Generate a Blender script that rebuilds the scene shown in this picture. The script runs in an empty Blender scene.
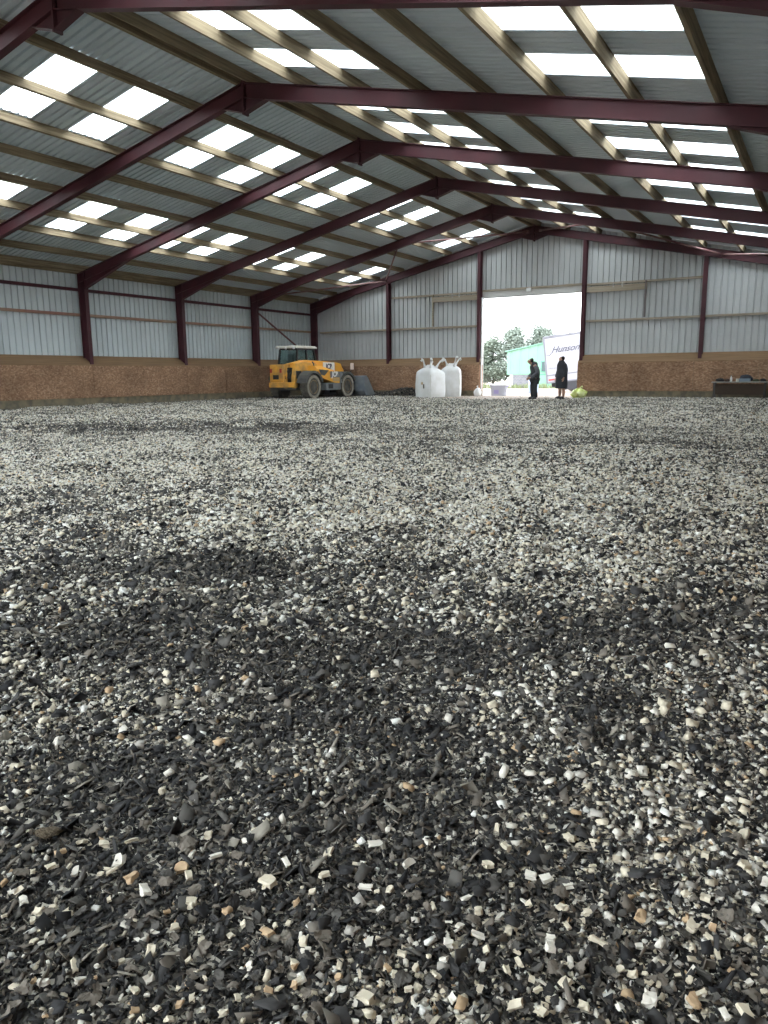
import bpy, bmesh, math, random
import numpy as np
from mathutils import Vector, Matrix

C = bpy.context.scene
COL = C.collection
random.seed(7)
RNG = np.random.default_rng(11)
PI = math.pi

# ------------------------------------------------------------------ camera
YAW, PITCH, ROLL, FPX = 0.53424, -0.18216, -0.00911, 744.28
CAM = Vector((12.04, -34.19, 1.054))
fwd = Vector((-math.sin(YAW) * math.cos(PITCH), math.cos(YAW) * math.cos(PITCH), math.sin(PITCH)))
r0 = Vector((math.cos(YAW), math.sin(YAW), 0)); u0 = r0.cross(fwd)
cr, sr = math.cos(ROLL), math.sin(ROLL)
RGT = r0 * cr + u0 * sr; UP = u0 * cr - r0 * sr
cd = bpy.data.cameras.new('camera'); cam = bpy.data.objects.new('camera', cd); COL.objects.link(cam)
m = Matrix((RGT, UP, -fwd)).transposed().to_4x4(); m.translation = CAM
cam.matrix_world = m
cd.sensor_width = 36; cd.lens = FPX / 1024 * 36; cd.clip_start = .05; cd.clip_end = 400
C.camera = cam

def ground_at(u, v, z=0.0):
    d = fwd * FPX + RGT * (u - 384) - UP * (v - 512)
    t = (z - CAM.z) / d.z
    return CAM + d * t

# ------------------------------------------------------------------ world, light, exposure
w = bpy.data.worlds.new('overcast'); C.world = w; w.use_nodes = True
nt = w.node_tree; bg = nt.nodes['Background']
bg.inputs['Color'].default_value = (.91, .965, 1.0, 1); bg.inputs['Strength'].default_value = 1.0
C.view_settings.view_transform = 'Standard'; C.view_settings.look = 'None'
C.view_settings.gamma = 1; C.view_settings.use_curve_mapping = False
C.view_settings.exposure = 3.0
C.cycles.max_bounces = 12; C.cycles.diffuse_bounces = 6; C.cycles.transparent_max_bounces = 12
C.cycles.use_adaptive_sampling = False

# ------------------------------------------------------------------ materials
MATS = {}
def mat(name, col, rough=.6, metal=0.0, noise=None, spec=.5, bump=None):
    """noise = (colour2, scale, amount); bump = (scale, strength)"""
    if name in MATS: return MATS[name]
    M = bpy.data.materials.new(name); M.use_nodes = True; t = M.node_tree
    b = t.nodes['Principled BSDF']
    b.inputs['Base Color'].default_value = (*col, 1); b.inputs['Roughness'].default_value = rough
    b.inputs['Metallic'].default_value = metal; b.inputs['Specular IOR Level'].default_value = spec
    tc = t.nodes.new('ShaderNodeTexCoord')
    if noise:
        n = t.nodes.new('ShaderNodeTexNoise'); n.inputs['Scale'].default_value = noise[1]; n.inputs['Detail'].default_value = 6
        rmp = t.nodes.new('ShaderNodeMapRange'); rmp.inputs[1].default_value = .35; rmp.inputs[2].default_value = .65
        rmp.inputs[4].default_value = noise[2]
        mx = t.nodes.new('ShaderNodeMix'); mx.data_type = 'RGBA'
        mx.inputs[6].default_value = (*col, 1); mx.inputs[7].default_value = (*noise[0], 1)
        t.links.new(tc.outputs['Object'], n.inputs['Vector']); t.links.new(n.outputs['Fac'], rmp.inputs[0])
        t.links.new(rmp.outputs[0], mx.inputs[0]); t.links.new(mx.outputs[2], b.inputs['Base Color'])
    if bump:
        n2 = t.nodes.new('ShaderNodeTexNoise'); n2.inputs['Scale'].default_value = bump[0]; n2.inputs['Detail'].default_value = 5
        bp = t.nodes.new('ShaderNodeBump'); bp.inputs['Strength'].default_value = bump[1]; bp.inputs['Distance'].default_value = .02
        t.links.new(tc.outputs['Object'], n2.inputs['Vector']); t.links.new(n2.outputs['Fac'], bp.inputs['Height'])
        t.links.new(bp.outputs[0], b.inputs['Normal'])
    MATS[name] = M
    return M

def wood_mat(name, c1, c2, axis):
    M = mat(name, c1, .85, noise=(c2, 3.0, 1.0), spec=.2)
    t = M.node_tree
    n = [x for x in t.nodes if x.type == 'TEX_NOISE'][0]
    mp = t.nodes.new('ShaderNodeMapping')
    sc = [22.0, 22.0, 22.0]; sc[axis] = .9
    mp.inputs['Scale'].default_value = sc
    tc = [x for x in t.nodes if x.type == 'TEX_COORD'][0]
    t.links.new(tc.outputs['Object'], mp.inputs['Vector']); t.links.new(mp.outputs[0], n.inputs['Vector'])
    n.inputs['Scale'].default_value = 1.0
    return M

def osb_mat(name, c1, c2, c3):
    M = bpy.data.materials.new(name); M.use_nodes = True; t = M.node_tree; b = t.nodes['Principled BSDF']
    b.inputs['Roughness'].default_value = .85; b.inputs['Specular IOR Level'].default_value = .2
    tc = t.nodes.new('ShaderNodeTexCoord')
    mp = t.nodes.new('ShaderNodeMapping'); mp.inputs['Scale'].default_value = (16, 16, 26)
    v = t.nodes.new('ShaderNodeTexVoronoi'); v.inputs['Scale'].default_value = 1.0
    cr_ = t.nodes.new('ShaderNodeValToRGB')
    cr_.color_ramp.elements[0].color = (*c1, 1); cr_.color_ramp.elements[1].color = (*c3, 1)
    e = cr_.color_ramp.elements.new(.55); e.color = (*c2, 1)
    sep = t.nodes.new('ShaderNodeSeparateColor')
    n = t.nodes.new('ShaderNodeTexNoise'); n.inputs['Scale'].default_value = 1.1; n.inputs['Detail'].default_value = 4
    mx = t.nodes.new('ShaderNodeMix'); mx.data_type = 'RGBA'; mx.blend_type = 'MULTIPLY'; mx.inputs[0].default_value = 1
    r2 = t.nodes.new('ShaderNodeMapRange'); r2.inputs[1].default_value = .3; r2.inputs[2].default_value = .7; r2.inputs[3].default_value = .72; r2.inputs[4].default_value = 1.12
    L = t.links.new
    L(tc.outputs['Object'], mp.inputs['Vector']); L(mp.outputs[0], v.inputs['Vector']); L(v.outputs['Color'], sep.inputs[0])
    L(sep.outputs[0], cr_.inputs[0]); L(tc.outputs['Object'], n.inputs['Vector']); L(n.outputs['Fac'], r2.inputs[0])
    L(cr_.outputs[0], mx.inputs[6]); L(r2.outputs[0], mx.inputs[7]); L(mx.outputs[2], b.inputs['Base Color'])
    return M

STEEL = mat('maroon_steel', (.072, .019, .026), .6, noise=((.048, .018, .024), 1.2, .8), spec=.3)
CLAD = mat('grey_cladding', (.45, .465, .47), .5, noise=((.38, .395, .40), .7, .8))
CLAD_LIT = mat('side_cladding_lit', (.52, .57, .60), .5, noise=((.46, .505, .53), .7, .8))  # gable sheeting again, its colour lightened and blued for light on the side wall
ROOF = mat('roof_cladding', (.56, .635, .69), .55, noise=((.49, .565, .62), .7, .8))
WOODY = wood_mat('purlin_timber', (.31, .25, .165), (.17, .13, .085), 1)
WOODX = wood_mat('rail_timber', (.36, .31, .24), (.24, .20, .15), 0)
OSB = osb_mat('osb_board', (.20, .115, .07), (.29, .17, .105), (.39, .255, .17))
LEDGE = wood_mat('ledge_board', (.26, .165, .095), (.19, .12, .07), 1)
PLINTH = mat('sleeper_timber', (.21, .175, .115), .9, noise=((.11, .10, .075), 4, 1))
GALV = mat('galvanised', (.45, .43, .42), .45, metal=.3, noise=((.3, .27, .26), 3, 1))
BLACK = mat('black_plastic', (.018, .018, .02), .55)
WHITE = mat('white_plastic', (.75, .76, .78), .5)

SKY = bpy.data.materials.new('skylight_sheet'); SKY.use_nodes = True
t = SKY.node_tree; t.nodes.clear()
o_ = t.nodes.new('ShaderNodeOutputMaterial'); mixn = t.nodes.new('ShaderNodeMixShader'); tr = t.nodes.new('ShaderNodeBsdfTransparent'); tl = t.nodes.new('ShaderNodeBsdfTranslucent')
tr.inputs[0].default_value = (.92, .95, .95, 1); tl.inputs[0].default_value = (.9, .93, .92, 1); mixn.inputs[0].default_value = .35
t.links.new(tr.outputs[0], mixn.inputs[1]); t.links.new(tl.outputs[0], mixn.inputs[2]); t.links.new(mixn.outputs[0], o_.inputs['Surface'])

GLASS = bpy.data.materials.new('tinted_glass'); GLASS.use_nodes = True
t = GLASS.node_tree; t.nodes.clear()
o_ = t.nodes.new('ShaderNodeOutputMaterial'); mixn = t.nodes.new('ShaderNodeMixShader'); tr = t.nodes.new('ShaderNodeBsdfTransparent'); gl = t.nodes.new('ShaderNodeBsdfGlossy')
tr.inputs[0].default_value = (.62, .76, .75, 1); gl.inputs[0].default_value = (.8, .9, .9, 1); gl.inputs['Roughness'].default_value = .05; mixn.inputs[0].default_value = .22
t.links.new(tr.outputs[0], mixn.inputs[1]); t.links.new(gl.outputs[0], mixn.inputs[2]); t.links.new(mixn.outputs[0], o_.inputs['Surface'])

# ------------------------------------------------------------------ helpers
def obj(name, bm, material, parent=None, smooth=False):
    me = bpy.data.meshes.new(name); bmesh.ops.recalc_face_normals(bm, faces=bm.faces[:]); bm.to_mesh(me); bm.free()
    for mm in (material if isinstance(material, (list, tuple)) else [material]): me.materials.append(mm)
    if smooth:
        for p in me.polygons: p.use_smooth = True
    o = bpy.data.objects.new(name, me); COL.objects.link(o)
    if parent: o.parent = parent
    return o
def tag(o, label=None, cat=None, group=None, kind=None):
    if label: o['label'] = label
    if cat: o['category'] = cat
    if group: o['group'] = group
    if kind: o['kind'] = kind
    return o
def thing(name, label, cat, loc=(0, 0, 0), rz=0, group=None):
    o = bpy.data.objects.new(name, None); COL.objects.link(o); o.location = loc; o.rotation_euler = (0, 0, rz)
    o.empty_display_size = .2
    return tag(o, label, cat, group)
def struct(name, bm, material, parent=None):
    o = obj(name, bm, material, parent)
    if not parent: o['kind'] = 'structure'
    return o
def NB(): return bmesh.new()
def box(bm, a, b, mi=0):
    x0, y0, z0 = a; x1, y1, z1 = b
    v = [bm.verts.new(p) for p in ((x0, y0, z0), (x1, y0, z0), (x1, y1, z0), (x0, y1, z0), (x0, y0, z1), (x1, y0, z1), (x1, y1, z1), (x0, y1, z1))]
    for f in ((0, 3, 2, 1), (4, 5, 6, 7), (0, 1, 5, 4), (1, 2, 6, 5), (2, 3, 7, 6), (3, 0, 4, 7)):
        bm.faces.new([v[i] for i in f]).material_index = mi
    return bm
def bbox(bm, a, b, bev=.02, seg=2):
    t_ = NB(); box(t_, a, b)
    bmesh.ops.bevel(t_, geom=t_.edges[:], offset=bev, segments=seg, affect='EDGES', profile=.5)
    me = bpy.data.meshes.new('tmp'); t_.to_mesh(me); t_.free(); bm.from_mesh(me); bpy.data.meshes.remove(me)
    return bm
def prism(bm, pts, off, mi=0):
    """polygon pts (3D list) extruded by vector off"""
    off = Vector(off); a = [bm.verts.new(p) for p in pts]; b = [bm.verts.new(Vector(p) + off) for p in pts]
    n = len(pts)
    bm.faces.new(a[::-1]).material_index = mi; bm.faces.new(b).material_index = mi
    for i in range(n): bm.faces.new((a[i], a[(i + 1) % n], b[(i + 1) % n], b[i])).material_index = mi
    return bm
def tube(bm, pts, rad, n=8, cap=True):
    pts = [Vector(p) for p in pts]; rads = rad if isinstance(rad, (list, tuple)) else [rad] * len(pts)
    rings = []
    for i, p in enumerate(pts):
        d = (pts[min(i + 1, len(pts) - 1)] - pts[max(i - 1, 0)]).normalized()
        a = d.cross(Vector((0, 0, 1)))
        if a.length < 1e-3: a = d.cross(Vector((1, 0, 0)))
        a.normalize(); b = d.cross(a)
        rings.append([bm.verts.new(p + (a * math.cos(2 * PI * k / n) + b * math.sin(2 * PI * k / n)) * rads[i]) for k in range(n)])
    for i in range(len(rings) - 1):
        for k in range(n): bm.faces.new((rings[i][k], rings[i][(k + 1) % n], rings[i + 1][(k + 1) % n], rings[i + 1][k]))
    if cap: bm.faces.new(rings[0][::-1]); bm.faces.new(rings[-1])
    return bm
def lathe(bm, prof, n=24, axis='z', center=(0, 0, 0), ring=False):
    """prof list of (r, h) about the axis"""
    rings = []
    for r_, h in prof:
        R = []
        for k in range(n):
            a = 2 * PI * k / n; c_, s_ = r_ * math.cos(a), r_ * math.sin(a)
            p = {'z': (c_, s_, h), 'x': (h, c_, s_), 'y': (c_, h, s_)}[axis]
            R.append(bm.verts.new(Vector(p) + Vector(center)))
        rings.append(R)
    for i in range(len(rings) - 1):
        for k in range(n): bm.faces.new((rings[i][k], rings[i][(k + 1) % n], rings[i + 1][(k + 1) % n], rings[i + 1][k]))
    if ring:
        for k in range(n): bm.faces.new((rings[-1][k], rings[-1][(k + 1) % n], rings[0][(k + 1) % n], rings[0][k]))
    else:
        bm.faces.new(rings[0][::-1]); bm.faces.new(rings[-1])
    return bm
def rings_loft(bm, rings, close=True):
    """rings: list of lists of points with equal counts"""
    R = [[bm.verts.new(p) for p in r] for r in rings]; n = len(R[0])
    for i in range(len(R) - 1):
        for k in range(n): bm.faces.new((R[i][k], R[i][(k + 1) % n], R[i + 1][(k + 1) % n], R[i + 1][k]))
    if close: bm.faces.new(R[0][::-1]); bm.faces.new(R[-1])
    return bm
def beam(bm, p0, p1, depth, width, up=(0, 0, 1), tf=.016, tw=.011):
    """I-section from p0 to p1; p0/p1 lie on the top-flange outer face centre; depth goes along -up"""
    p0, p1 = Vector(p0), Vector(p1); d = (p1 - p0).normalized()
    s = d.cross(Vector(up)).normalized(); u = s.cross(d).normalized()
    def slab(a0, a1, b0, b1):
        q = [s * a0 + u * b0, s * a1 + u * b0, s * a1 + u * b1, s * a0 + u * b1]
        prism(bm, [p0 + k for k in q], p1 - p0)
    slab(-width / 2, width / 2, -tf, 0); slab(-width / 2, width / 2, -depth, -depth + tf); slab(-tw / 2, tw / 2, -depth + tf, -tf)
    return bm
def text(name, body, size, material, M4, parent=None, extrude=.003, shear=0.0, bold=0.0):
    cu = bpy.data.curves.new(name, 'FONT'); cu.body = body; cu.size = size; cu.extrude = extrude; cu.align_x = 'CENTER'; cu.align_y = 'CENTER'; cu.shear = shear; cu.offset = bold
    t_ = bpy.data.objects.new('tmp_text', cu); COL.objects.link(t_)
    dg = bpy.context.evaluated_depsgraph_get(); dg.update()
    me = bpy.data.meshes.new_from_object(t_.evaluated_get(dg)); bpy.data.objects.remove(t_); bpy.data.curves.remove(cu)
    me.name = name; me.transform(M4); me.materials.clear(); me.materials.append(material)
    o = bpy.data.objects.new(name, me); COL.objects.link(o)
    if parent: o.parent = parent
    return o

# ------------------------------------------------------------------ the building's measures
PY = [-.30 - 4.9 * k for k in range(8)]                    # portal frames, 0 at the doorway gable
YN = -39.4                                                # gable behind the camera
TAN = .2198; ANG = math.atan(TAN); COSA = math.cos(ANG)
ZT, ZB = 7.614, 7.283                                     # rafter top / bottom at ridge
XL, XR = -12.60, 13.09                                    # inner faces of the side cladding
FL, FR = -12.10, 12.60                                    # kickboard faces / inner column flange
PURD, PURW = .205, .075
ZR = ZT + PURD / COSA + .004                              # cladding underside at ridge
def zroof(x): return ZR - TAN * abs(x)

def hgt(x, y):
    """gentle unevenness of the riding surface"""
    f = np.clip((-9 - np.asarray(y)) / 6, 0, 1)
    x = np.asarray(x)
    return f * (.028 * np.sin(x * 1.7 + .6 * y) + .022 * np.sin(y * 2.3 - .8 * x + 1) + .014 * np.sin(4.1 * x + 1.3 * y + 2) * np.sin(3.3 * y))

def profile(a, b, pitch=.2, d=.032):
    """(position, depth) pairs of box-profile sheeting: wide flats, narrow outward ribs"""
    n = max(1, round((b - a) / pitch)); p = (b - a) / n; out = [(a, 0.0)]
    for i in range(n):
        s = a + i * p
        out += [(s + .34 * p, 0), (s + .41 * p, d), (s + .59 * p, d), (s + .66 * p, 0), (s + p, 0)]
    return out

# ------------------------------------------------------------------ floor
nx, ny = 130, 200
xs = np.linspace(XL - .05, XR + .05, nx); ys_ = np.linspace(YN, .25, ny)
gx, gy = np.meshgrid(xs, ys_); gz = hgt(gx, gy)
me = bpy.data.meshes.new('floor')
vv = np.stack([gx, gy, gz], -1).reshape(-1, 3)
idx = np.arange(nx * ny).reshape(ny, nx)
ff = np.stack([idx[:-1, :-1], idx[:-1, 1:], idx[1:, 1:], idx[1:, :-1]], -1).reshape(-1, 4)
me.from_pydata(vv.tolist(), [], ff.tolist())
fl = bpy.data.objects.new('floor', me); COL.objects.link(fl); fl['kind'] = 'structure'
FM = bpy.data.materials.new('riding_surface'); FM.use_nodes = True; t = FM.node_tree; b = t.nodes['Principled BSDF']
tc = t.nodes.new('ShaderNodeTexCoord'); v1 = t.nodes.new('ShaderNodeTexVoronoi'); v1.inputs['Scale'].default_value = 38
sep = t.nodes.new('ShaderNodeSeparateColor'); rp = t.nodes.new('ShaderNodeValToRGB'); rp.color_ramp.interpolation = 'CONSTANT'
els = rp.color_ramp.elements
els[0].color = (.010, .010, .011, 1); els[1].position = .35; els[1].color = (.045, .043, .04, 1)
e = els.new(.6); e.color = (.12, .11, .10, 1); e = els.new(.74); e.color = (.52, .49, .42, 1)
bp = t.nodes.new('ShaderNodeBump'); bp.inputs['Strength'].default_value = .8; bp.inputs['Distance'].default_value = .015
L = t.links.new
L(tc.outputs['Object'], v1.inputs['Vector']); L(v1.outputs['Color'], sep.inputs[0]); L(sep.outputs[0], rp.inputs[0]); L(rp.outputs[0], b.inputs['Base Color'])
L(v1.outputs['Distance'], bp.inputs['Height']); L(bp.outputs[0], b.inputs['Normal']); b.inputs['Roughness'].default_value = .9
me.materials.append(FM)

# sandy yard that runs in through the doorway and away outside
YARD = mat('sandy_yard', (.31, .245, .20), .95, noise=((.23, .185, .15), 1.6, 1), bump=(14, .5))
bm = NB()
yp = [(-60, .25), (60, .25), (60, 90), (-60, 90)]
prism(bm, [(x, y, -.25) for x, y in yp], (0, 0, .24))
prism(bm, [(x, y, -.25) for x, y in ((-60, -90), (60, -90), (60, YN - .05), (-60, YN - .05))], (0, 0, .24))
struct('ground', bm, YARD)
bm = NB()
n = 40; ring = []
for k in range(n):
    a = 2 * PI * k / n; rr = 1 + .10 * math.sin(3 * a + 1) + .07 * math.sin(7 * a)
    ring.append((-.4 + 4.2 * rr * math.cos(a), -.8 + 4.2 * rr * math.sin(a)))
ring = [(x, min(y, .2)) for x, y in ring]
top = [bm.verts.new((x, y, .006)) for x, y in ring]; cen = bm.verts.new((-.4, -.8, .03))
for k in range(n): bm.faces.new((cen, top[k], top[(k + 1) % n]))
struct('path', bm, YARD)

# ------------------------------------------------------------------ walls of profiled sheet
def side_wall(name, x, sgn):
    bm = NB(); prev = None
    for y, d in profile(YN, .0, .245, .05):
        z0 = 1.45; z1 = zroof(x) - .004
        a = bm.verts.new((x + sgn * d, y, z0)); c = bm.verts.new((x + sgn * d, y, z1))
        if prev: bm.faces.new((prev[0], a, c, prev[1]))
        prev = (a, c)
    return struct(name, bm, CLAD_LIT)
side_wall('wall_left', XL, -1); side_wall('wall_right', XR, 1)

DX0, DX1, DZ = -2.56, 2.22, 4.63                            # doorway
def gable(name, y, sgn, hole):
    bm = NB(); prev = None
    segs = [(XL, hole[0]), hole[:2], (hole[1], XR)] if hole else [(XL, XR)]
    for i, (a, b_) in enumerate(segs):
        prev = None
        for x, d in profile(a, b_, .25, .05):
            z0 = 1.45 if not (hole and i == 1) else hole[2]
            z1 = zroof(x) - .006
            p = bm.verts.new((x, y + sgn * d, z0)); q = bm.verts.new((x, y + sgn * d, z1))
            if prev: bm.faces.new((prev[0], p, q, prev[1]))
            prev = (p, q)
    return struct(name, bm, CLAD)
gable('wall_far', .06, 1, (DX0, DX1, DZ)); gable('wall_near', YN, -1, (-8.0, 11.0, 4.9))  # near gable's wide opening is unseen, added to let daylight in from behind

# ------------------------------------------------------------------ roof sheets with skylight openings
PURL = [.15, 1.5, 2.9, 4.25, 5.52, 6.88, 8.3, 9.6, 10.97, 12.2]
PURR = [.15, 1.5, 2.9, 4.35, 5.8, 7.2, 8.65, 10.07, 11.45, 12.72]
OPEN = {-1: [(1.56, 4.19), (6.94, 9.54)], 1: [(1.56, 4.29), (7.26, 10.01)]}
ysegs = []; cur = YN - .15
SKYY = [-38.2, -36.0, -33.3, -31.25, -28.35, -26.3, -23.45, -21.45, -18.42, -16.32, -14.35, -12.32, -9.4, -7.2, -4.35, -1.97]
for ya in SKYY:
    ysegs.append((cur, ya, 0)); ysegs.append((ya, ya + 1.0, 1)); cur = ya + 1.0
ysegs.append((cur, .45, 0))
wn = 1
for sg, xe, nm in ((-1, 12.95, 'ceiling_left'), (1, 13.45, 'ceiling_right')):
    bm = NB(); ops = OPEN[sg]
    xcuts = [0, ops[0][0], ops[0][1], ops[1][0], ops[1][1], xe]
    nrm = Vector((sg * TAN, 0, 1)).normalized()
    def P(x, y, d): return Vector((sg * x, y, ZR - TAN * x)) + nrm * d
    for (ya, yb, sky) in ysegs:
        pr = profile(ya, yb, .2, .05)
        for i in range(5):
            is_sky = sky and i in (1, 3)
            tb = NB() if is_sky else bm
            pv = None
            for y, d in pr:
                a = tb.verts.new(P(xcuts[i], y, d)); c = tb.verts.new(P(xcuts[i + 1], y, d))
                if pv: tb.faces.new((pv[0], a, c, pv[1]))
                pv = (a, c)
            if is_sky:
                struct('window_%d' % wn, tb, SKY); wn += 1
    struct(nm, bm, ROOF)
bm = NB()
prism(bm, [(-.35, YN - .15, ZR - .06), (0, YN - .15, ZR + .03), (.35, YN - .15, ZR - .06), (.35, YN - .15, ZR - .03), (0, YN - .15, ZR + .06), (-.35, YN - .15, ZR - .03)], (0, -YN + .6, 0))
struct('trim_1', bm, ROOF)

# ------------------------------------------------------------------ kickboards
def kick_side(name, face, wall, sg):
    r = bpy.data.objects.new(name, None); COL.objects.link(r); r['kind'] = 'structure'
    y = YN
    while y < -.5:
        y2 = min(y + 2.44, -.46)
        bm = NB(); box(bm, (min(face, face - sg * -.018), y + .006, .30), (max(face, face - sg * -.018), y2 - .006, 1.50)); obj('board', bm, OSB, r)
        y = y2
    bm = NB(); prism(bm, [(face, YN, 1.50), (face + sg * .0, YN, 1.525), (wall, YN, 1.87), (wall, YN, 1.845)], (0, -YN - .46, 0)); obj('ledge', bm, LEDGE, r)
    bm = NB(); box(bm, (min(face + sg * .02, face + sg * .035), YN, .28), (max(face + sg * .02, face + sg * .035), -.44, 1.5)); obj('backing_board', bm, PLINTH, r)
    bm = NB(); box(bm, (min(face + sg * .06, wall), YN, -.15), (max(face + sg * .06, wall), -.4, .30)); obj('sleeper', bm, PLINTH, r)
    return r
kick_side('baseboard_left', FL, XL, -1); kick_side('baseboard_right', FR, XR, 1)
def kick_gable(name, x0, x1):
    r = bpy.data.objects.new(name, None); COL.objects.link(r); r['kind'] = 'structure'
    x = x0
    while x < x1 - .05:
        x2 = min(x + 2.44, x1)
        bm = NB(); box(bm, (x + .005, -.46, .27), (x2 - .005, -.44, 1.50)); obj('board', bm, OSB, r)
        x = x2
    bm = NB(); prism(bm, [(x0, -.46, 1.50), (x0, -.46, 1.525), (x0, .02, 1.87), (x0, .02, 1.845)], (x1 - x0, 0, 0)); obj('ledge', bm, wood_mat('ledge_board_gable', (.26, .165, .095), (.19, .12, .07), 0), r)
    bm = NB(); box(bm, (x0, -.438, .25), (x1, -.425, 1.5)); obj('backing_board', bm, PLINTH, r)
    bm = NB(); box(bm, (x0, -.40, -.15), (x1, .02, .27)); obj('sleeper', bm, PLINTH, r)
    bm = NB(); box(bm, (x0, -.44, .27), (x0 + .02, .02, 1.5)); box(bm, (x1 - .02, -.44, .27), (x1, .02, 1.5)); obj('end_board', bm, OSB, r)
kick_gable('baseboard_far', FL, DX0 + .02); kick_gable('baseboard_door', DX1 + .02, FR)

# ------------------------------------------------------------------ steel portal frames
ORD = ['against the doorway gable', 'first in from the doorway gable, nearest the digger cab', 'second in from the doorway gable',
       'third in from the doorway gable', 'fourth in from the doorway gable', 'fifth in from the doorway gable']
for k in range(6):
    y = PY[k]
    T = thing('portal_frame', 'maroon steel portal frame %s' % ORD[k], 'steel frame', (0, y, 0), 0, 'maroon portal frames')
    W_ = .165
    for sg, xo, xf in ((-1, 12.50, 12.13), (1, 13.0, 12.63)):
        bm = NB(); beam(bm, (0, 0, ZT), (sg * xo, 0, ZT - TAN * xo), (ZT - ZB) * COSA, W_); obj('rafter', bm, STEEL, T)
        # column: outer flange at xo, inner flange at xf
        zt = ZT - TAN * xo - .02
        bm = NB()
        zc = 1.2
        box(bm, (min(sg * xo, sg * (xo - .016)), -W_ / 2, zc), (max(sg * xo, sg * (xo - .016)), W_ / 2, zt + .02))
        box(bm, (min(sg * xf, sg * (xf + .016)), -W_ / 2, zc), (max(sg * xf, sg * (xf + .016)), W_ / 2, zt))
        box(bm, (min(sg * (xf + .016), sg * (xo - .016)), -.006, zc), (max(sg * (xf + .016), sg * (xo - .016)), .006, zt))
        obj('column', bm, STEEL, T)
        # eaves haunch
        za = ZB - TAN * xf; xh = xf - 2.4; zh = ZB - TAN * xh
        zlow = za - .30
        bm = NB()
        prism(bm, [(sg * xf, -.006, za + .02), (sg * xh, -.006, zh), (sg * xf, -.006, zlow)], (0, .012, 0))
        prism(bm, [(sg * xf, -W_ / 2, zlow), (sg * xh, -W_ / 2, zh - .012), (sg * xh, -W_ / 2, zh), (sg * xf, -W_ / 2, zlow + .016)], (0, W_, 0))
        box(bm, (min(sg * (xf - .02), sg * xf), -W_ / 2, zlow - .05), (max(sg * (xf - .02), sg * xf), W_ / 2, za + .33))
        obj('eaves_haunch', bm, STEEL, T)
    bm = NB()
    for sg in (-1, 1):
        prism(bm, [(0, -.006, ZB), (sg * .62, -.006, ZB - TAN * .62), (sg * .02, -.006, 6.97)], (0, .012, 0))
        prism(bm, [(sg * .012, -W_ / 2, 6.97), (sg * .62, -W_ / 2, ZB - TAN * .62 - .004), (sg * .62, -W_ / 2, ZB - TAN * .62 + .012), (sg * .012, -W_ / 2, 6.986)], (0, W_, 0))
    box(bm, (-.022, -W_ / 2 - .01, 6.93), (.022, W_ / 2 + .01, ZT + .06))
    obj('apex_plate', bm, STEEL, T)

# gable posts
GP = [(-7.69, 'maroon steel gable post between the digger bucket and the bulk bags'), (-2.66, 'maroon steel gable post beside the white upright of the doorway'),
      (2.34, 'maroon steel gable post beside the lorry edge of the doorway'), (7.31, 'maroon steel gable post on the wall by the cluttered bench')]
for x, lb in GP:
    bm = NB(); zt = ZB - TAN * abs(x) + .1
    door = abs(x) < 4
    z0 = -.1 if door else 1.2
    y0, y1 = -.34, -.06
    box(bm, (x - .075, y0, z0), (x + .075, y0 + .013, zt)); box(bm, (x - .075, y1 - .013, z0), (x + .075, y1, zt)); box(bm, (x - .005, y0, z0), (x + .005, y1, zt))
    tag(obj('gable_post', bm, STEEL), lb, 'steel post', 'maroon gable posts')

# ------------------------------------------------------------------ timber purlins
NTH = ['topmost', 'second', 'third', 'fourth', 'fifth', 'sixth', 'seventh', 'eighth', 'ninth', 'tenth']
for sg, xs_, side in ((-1, PURL, 'roof slope above the digger'), (1, PURR, 'roof slope above the cluttered bench')):
    for i, x in enumerate(xs_):
        bm = NB()
        u = Vector((sg * TAN, 0, 1)).normalized(); a = Vector((sg, 0, -TAN)).normalized()
        p = Vector((sg * x, YN, ZT - TAN * x)) + u * .002
        y_end = .02
        q = [p - a * PURW / 2, p + a * PURW / 2, p + a * PURW / 2 + u * PURD, p - a * PURW / 2 + u * PURD]
        prism(bm, q, (0, y_end - YN, 0))
        tag(obj('purlin', bm, WOODY), 'sawn timber purlin, %s from the ridge on the %s' % (NTH[i], side), 'roof timber', 'timber purlins')

# side and gable rails
def rail(name, a, b_, material, label, grp='cladding rails'):
    bm = NB(); box(bm, a, b_); return tag(obj(name, bm, material), label, 'rail', grp)
rail('sheeting_rail', (XL + .01, YN, 4.24), (XL + .11, -.05, 4.35), STEEL, 'maroon upper sheeting rail along the wall behind the digger')
rail('sheeting_rail', (XL + .01, YN, 3.33), (XL + .11, -.05, 3.43), mat('weathered_rail', (.33, .25, .17), .8, noise=((.26, .13, .10), .35, 1)), 'brown timber lower sheeting rail along the wall behind the digger')
rail('sheeting_rail', (XL + .02, YN, 4.86), (XL + .10, -.05, 5.0), WOODY, 'pale timber eaves rail under the roof edge behind the digger')
rail('sheeting_rail', (-12.1, -.06, 3.29), (-2.75, .04, 3.38), WOODX, 'grey timber rail at mid height on the gable above the bulk bags')
rail('sheeting_rail', (-7.6, -.06, 4.86), (-2.75, .04, 4.95), WOODX, 'grey timber upper rail on the gable above the bulk bags')
rail('sheeting_rail', (2.42, -.06, 3.29), (12.6, .04, 3.38), WOODX, 'grey timber rail at mid height on the gable above the cluttered bench')
rail('sheeting_rail', (2.42, -.06, 4.86), (7.23, .04, 4.95), WOODX, 'grey timber upper rail on the gable beside the door, lorry side')
rail('sheeting_rail', (-2.58, -.08, 4.90), (2.26, .04, 4.99), WOODX, 'long timber rail across the gable right above the doorway')
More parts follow.
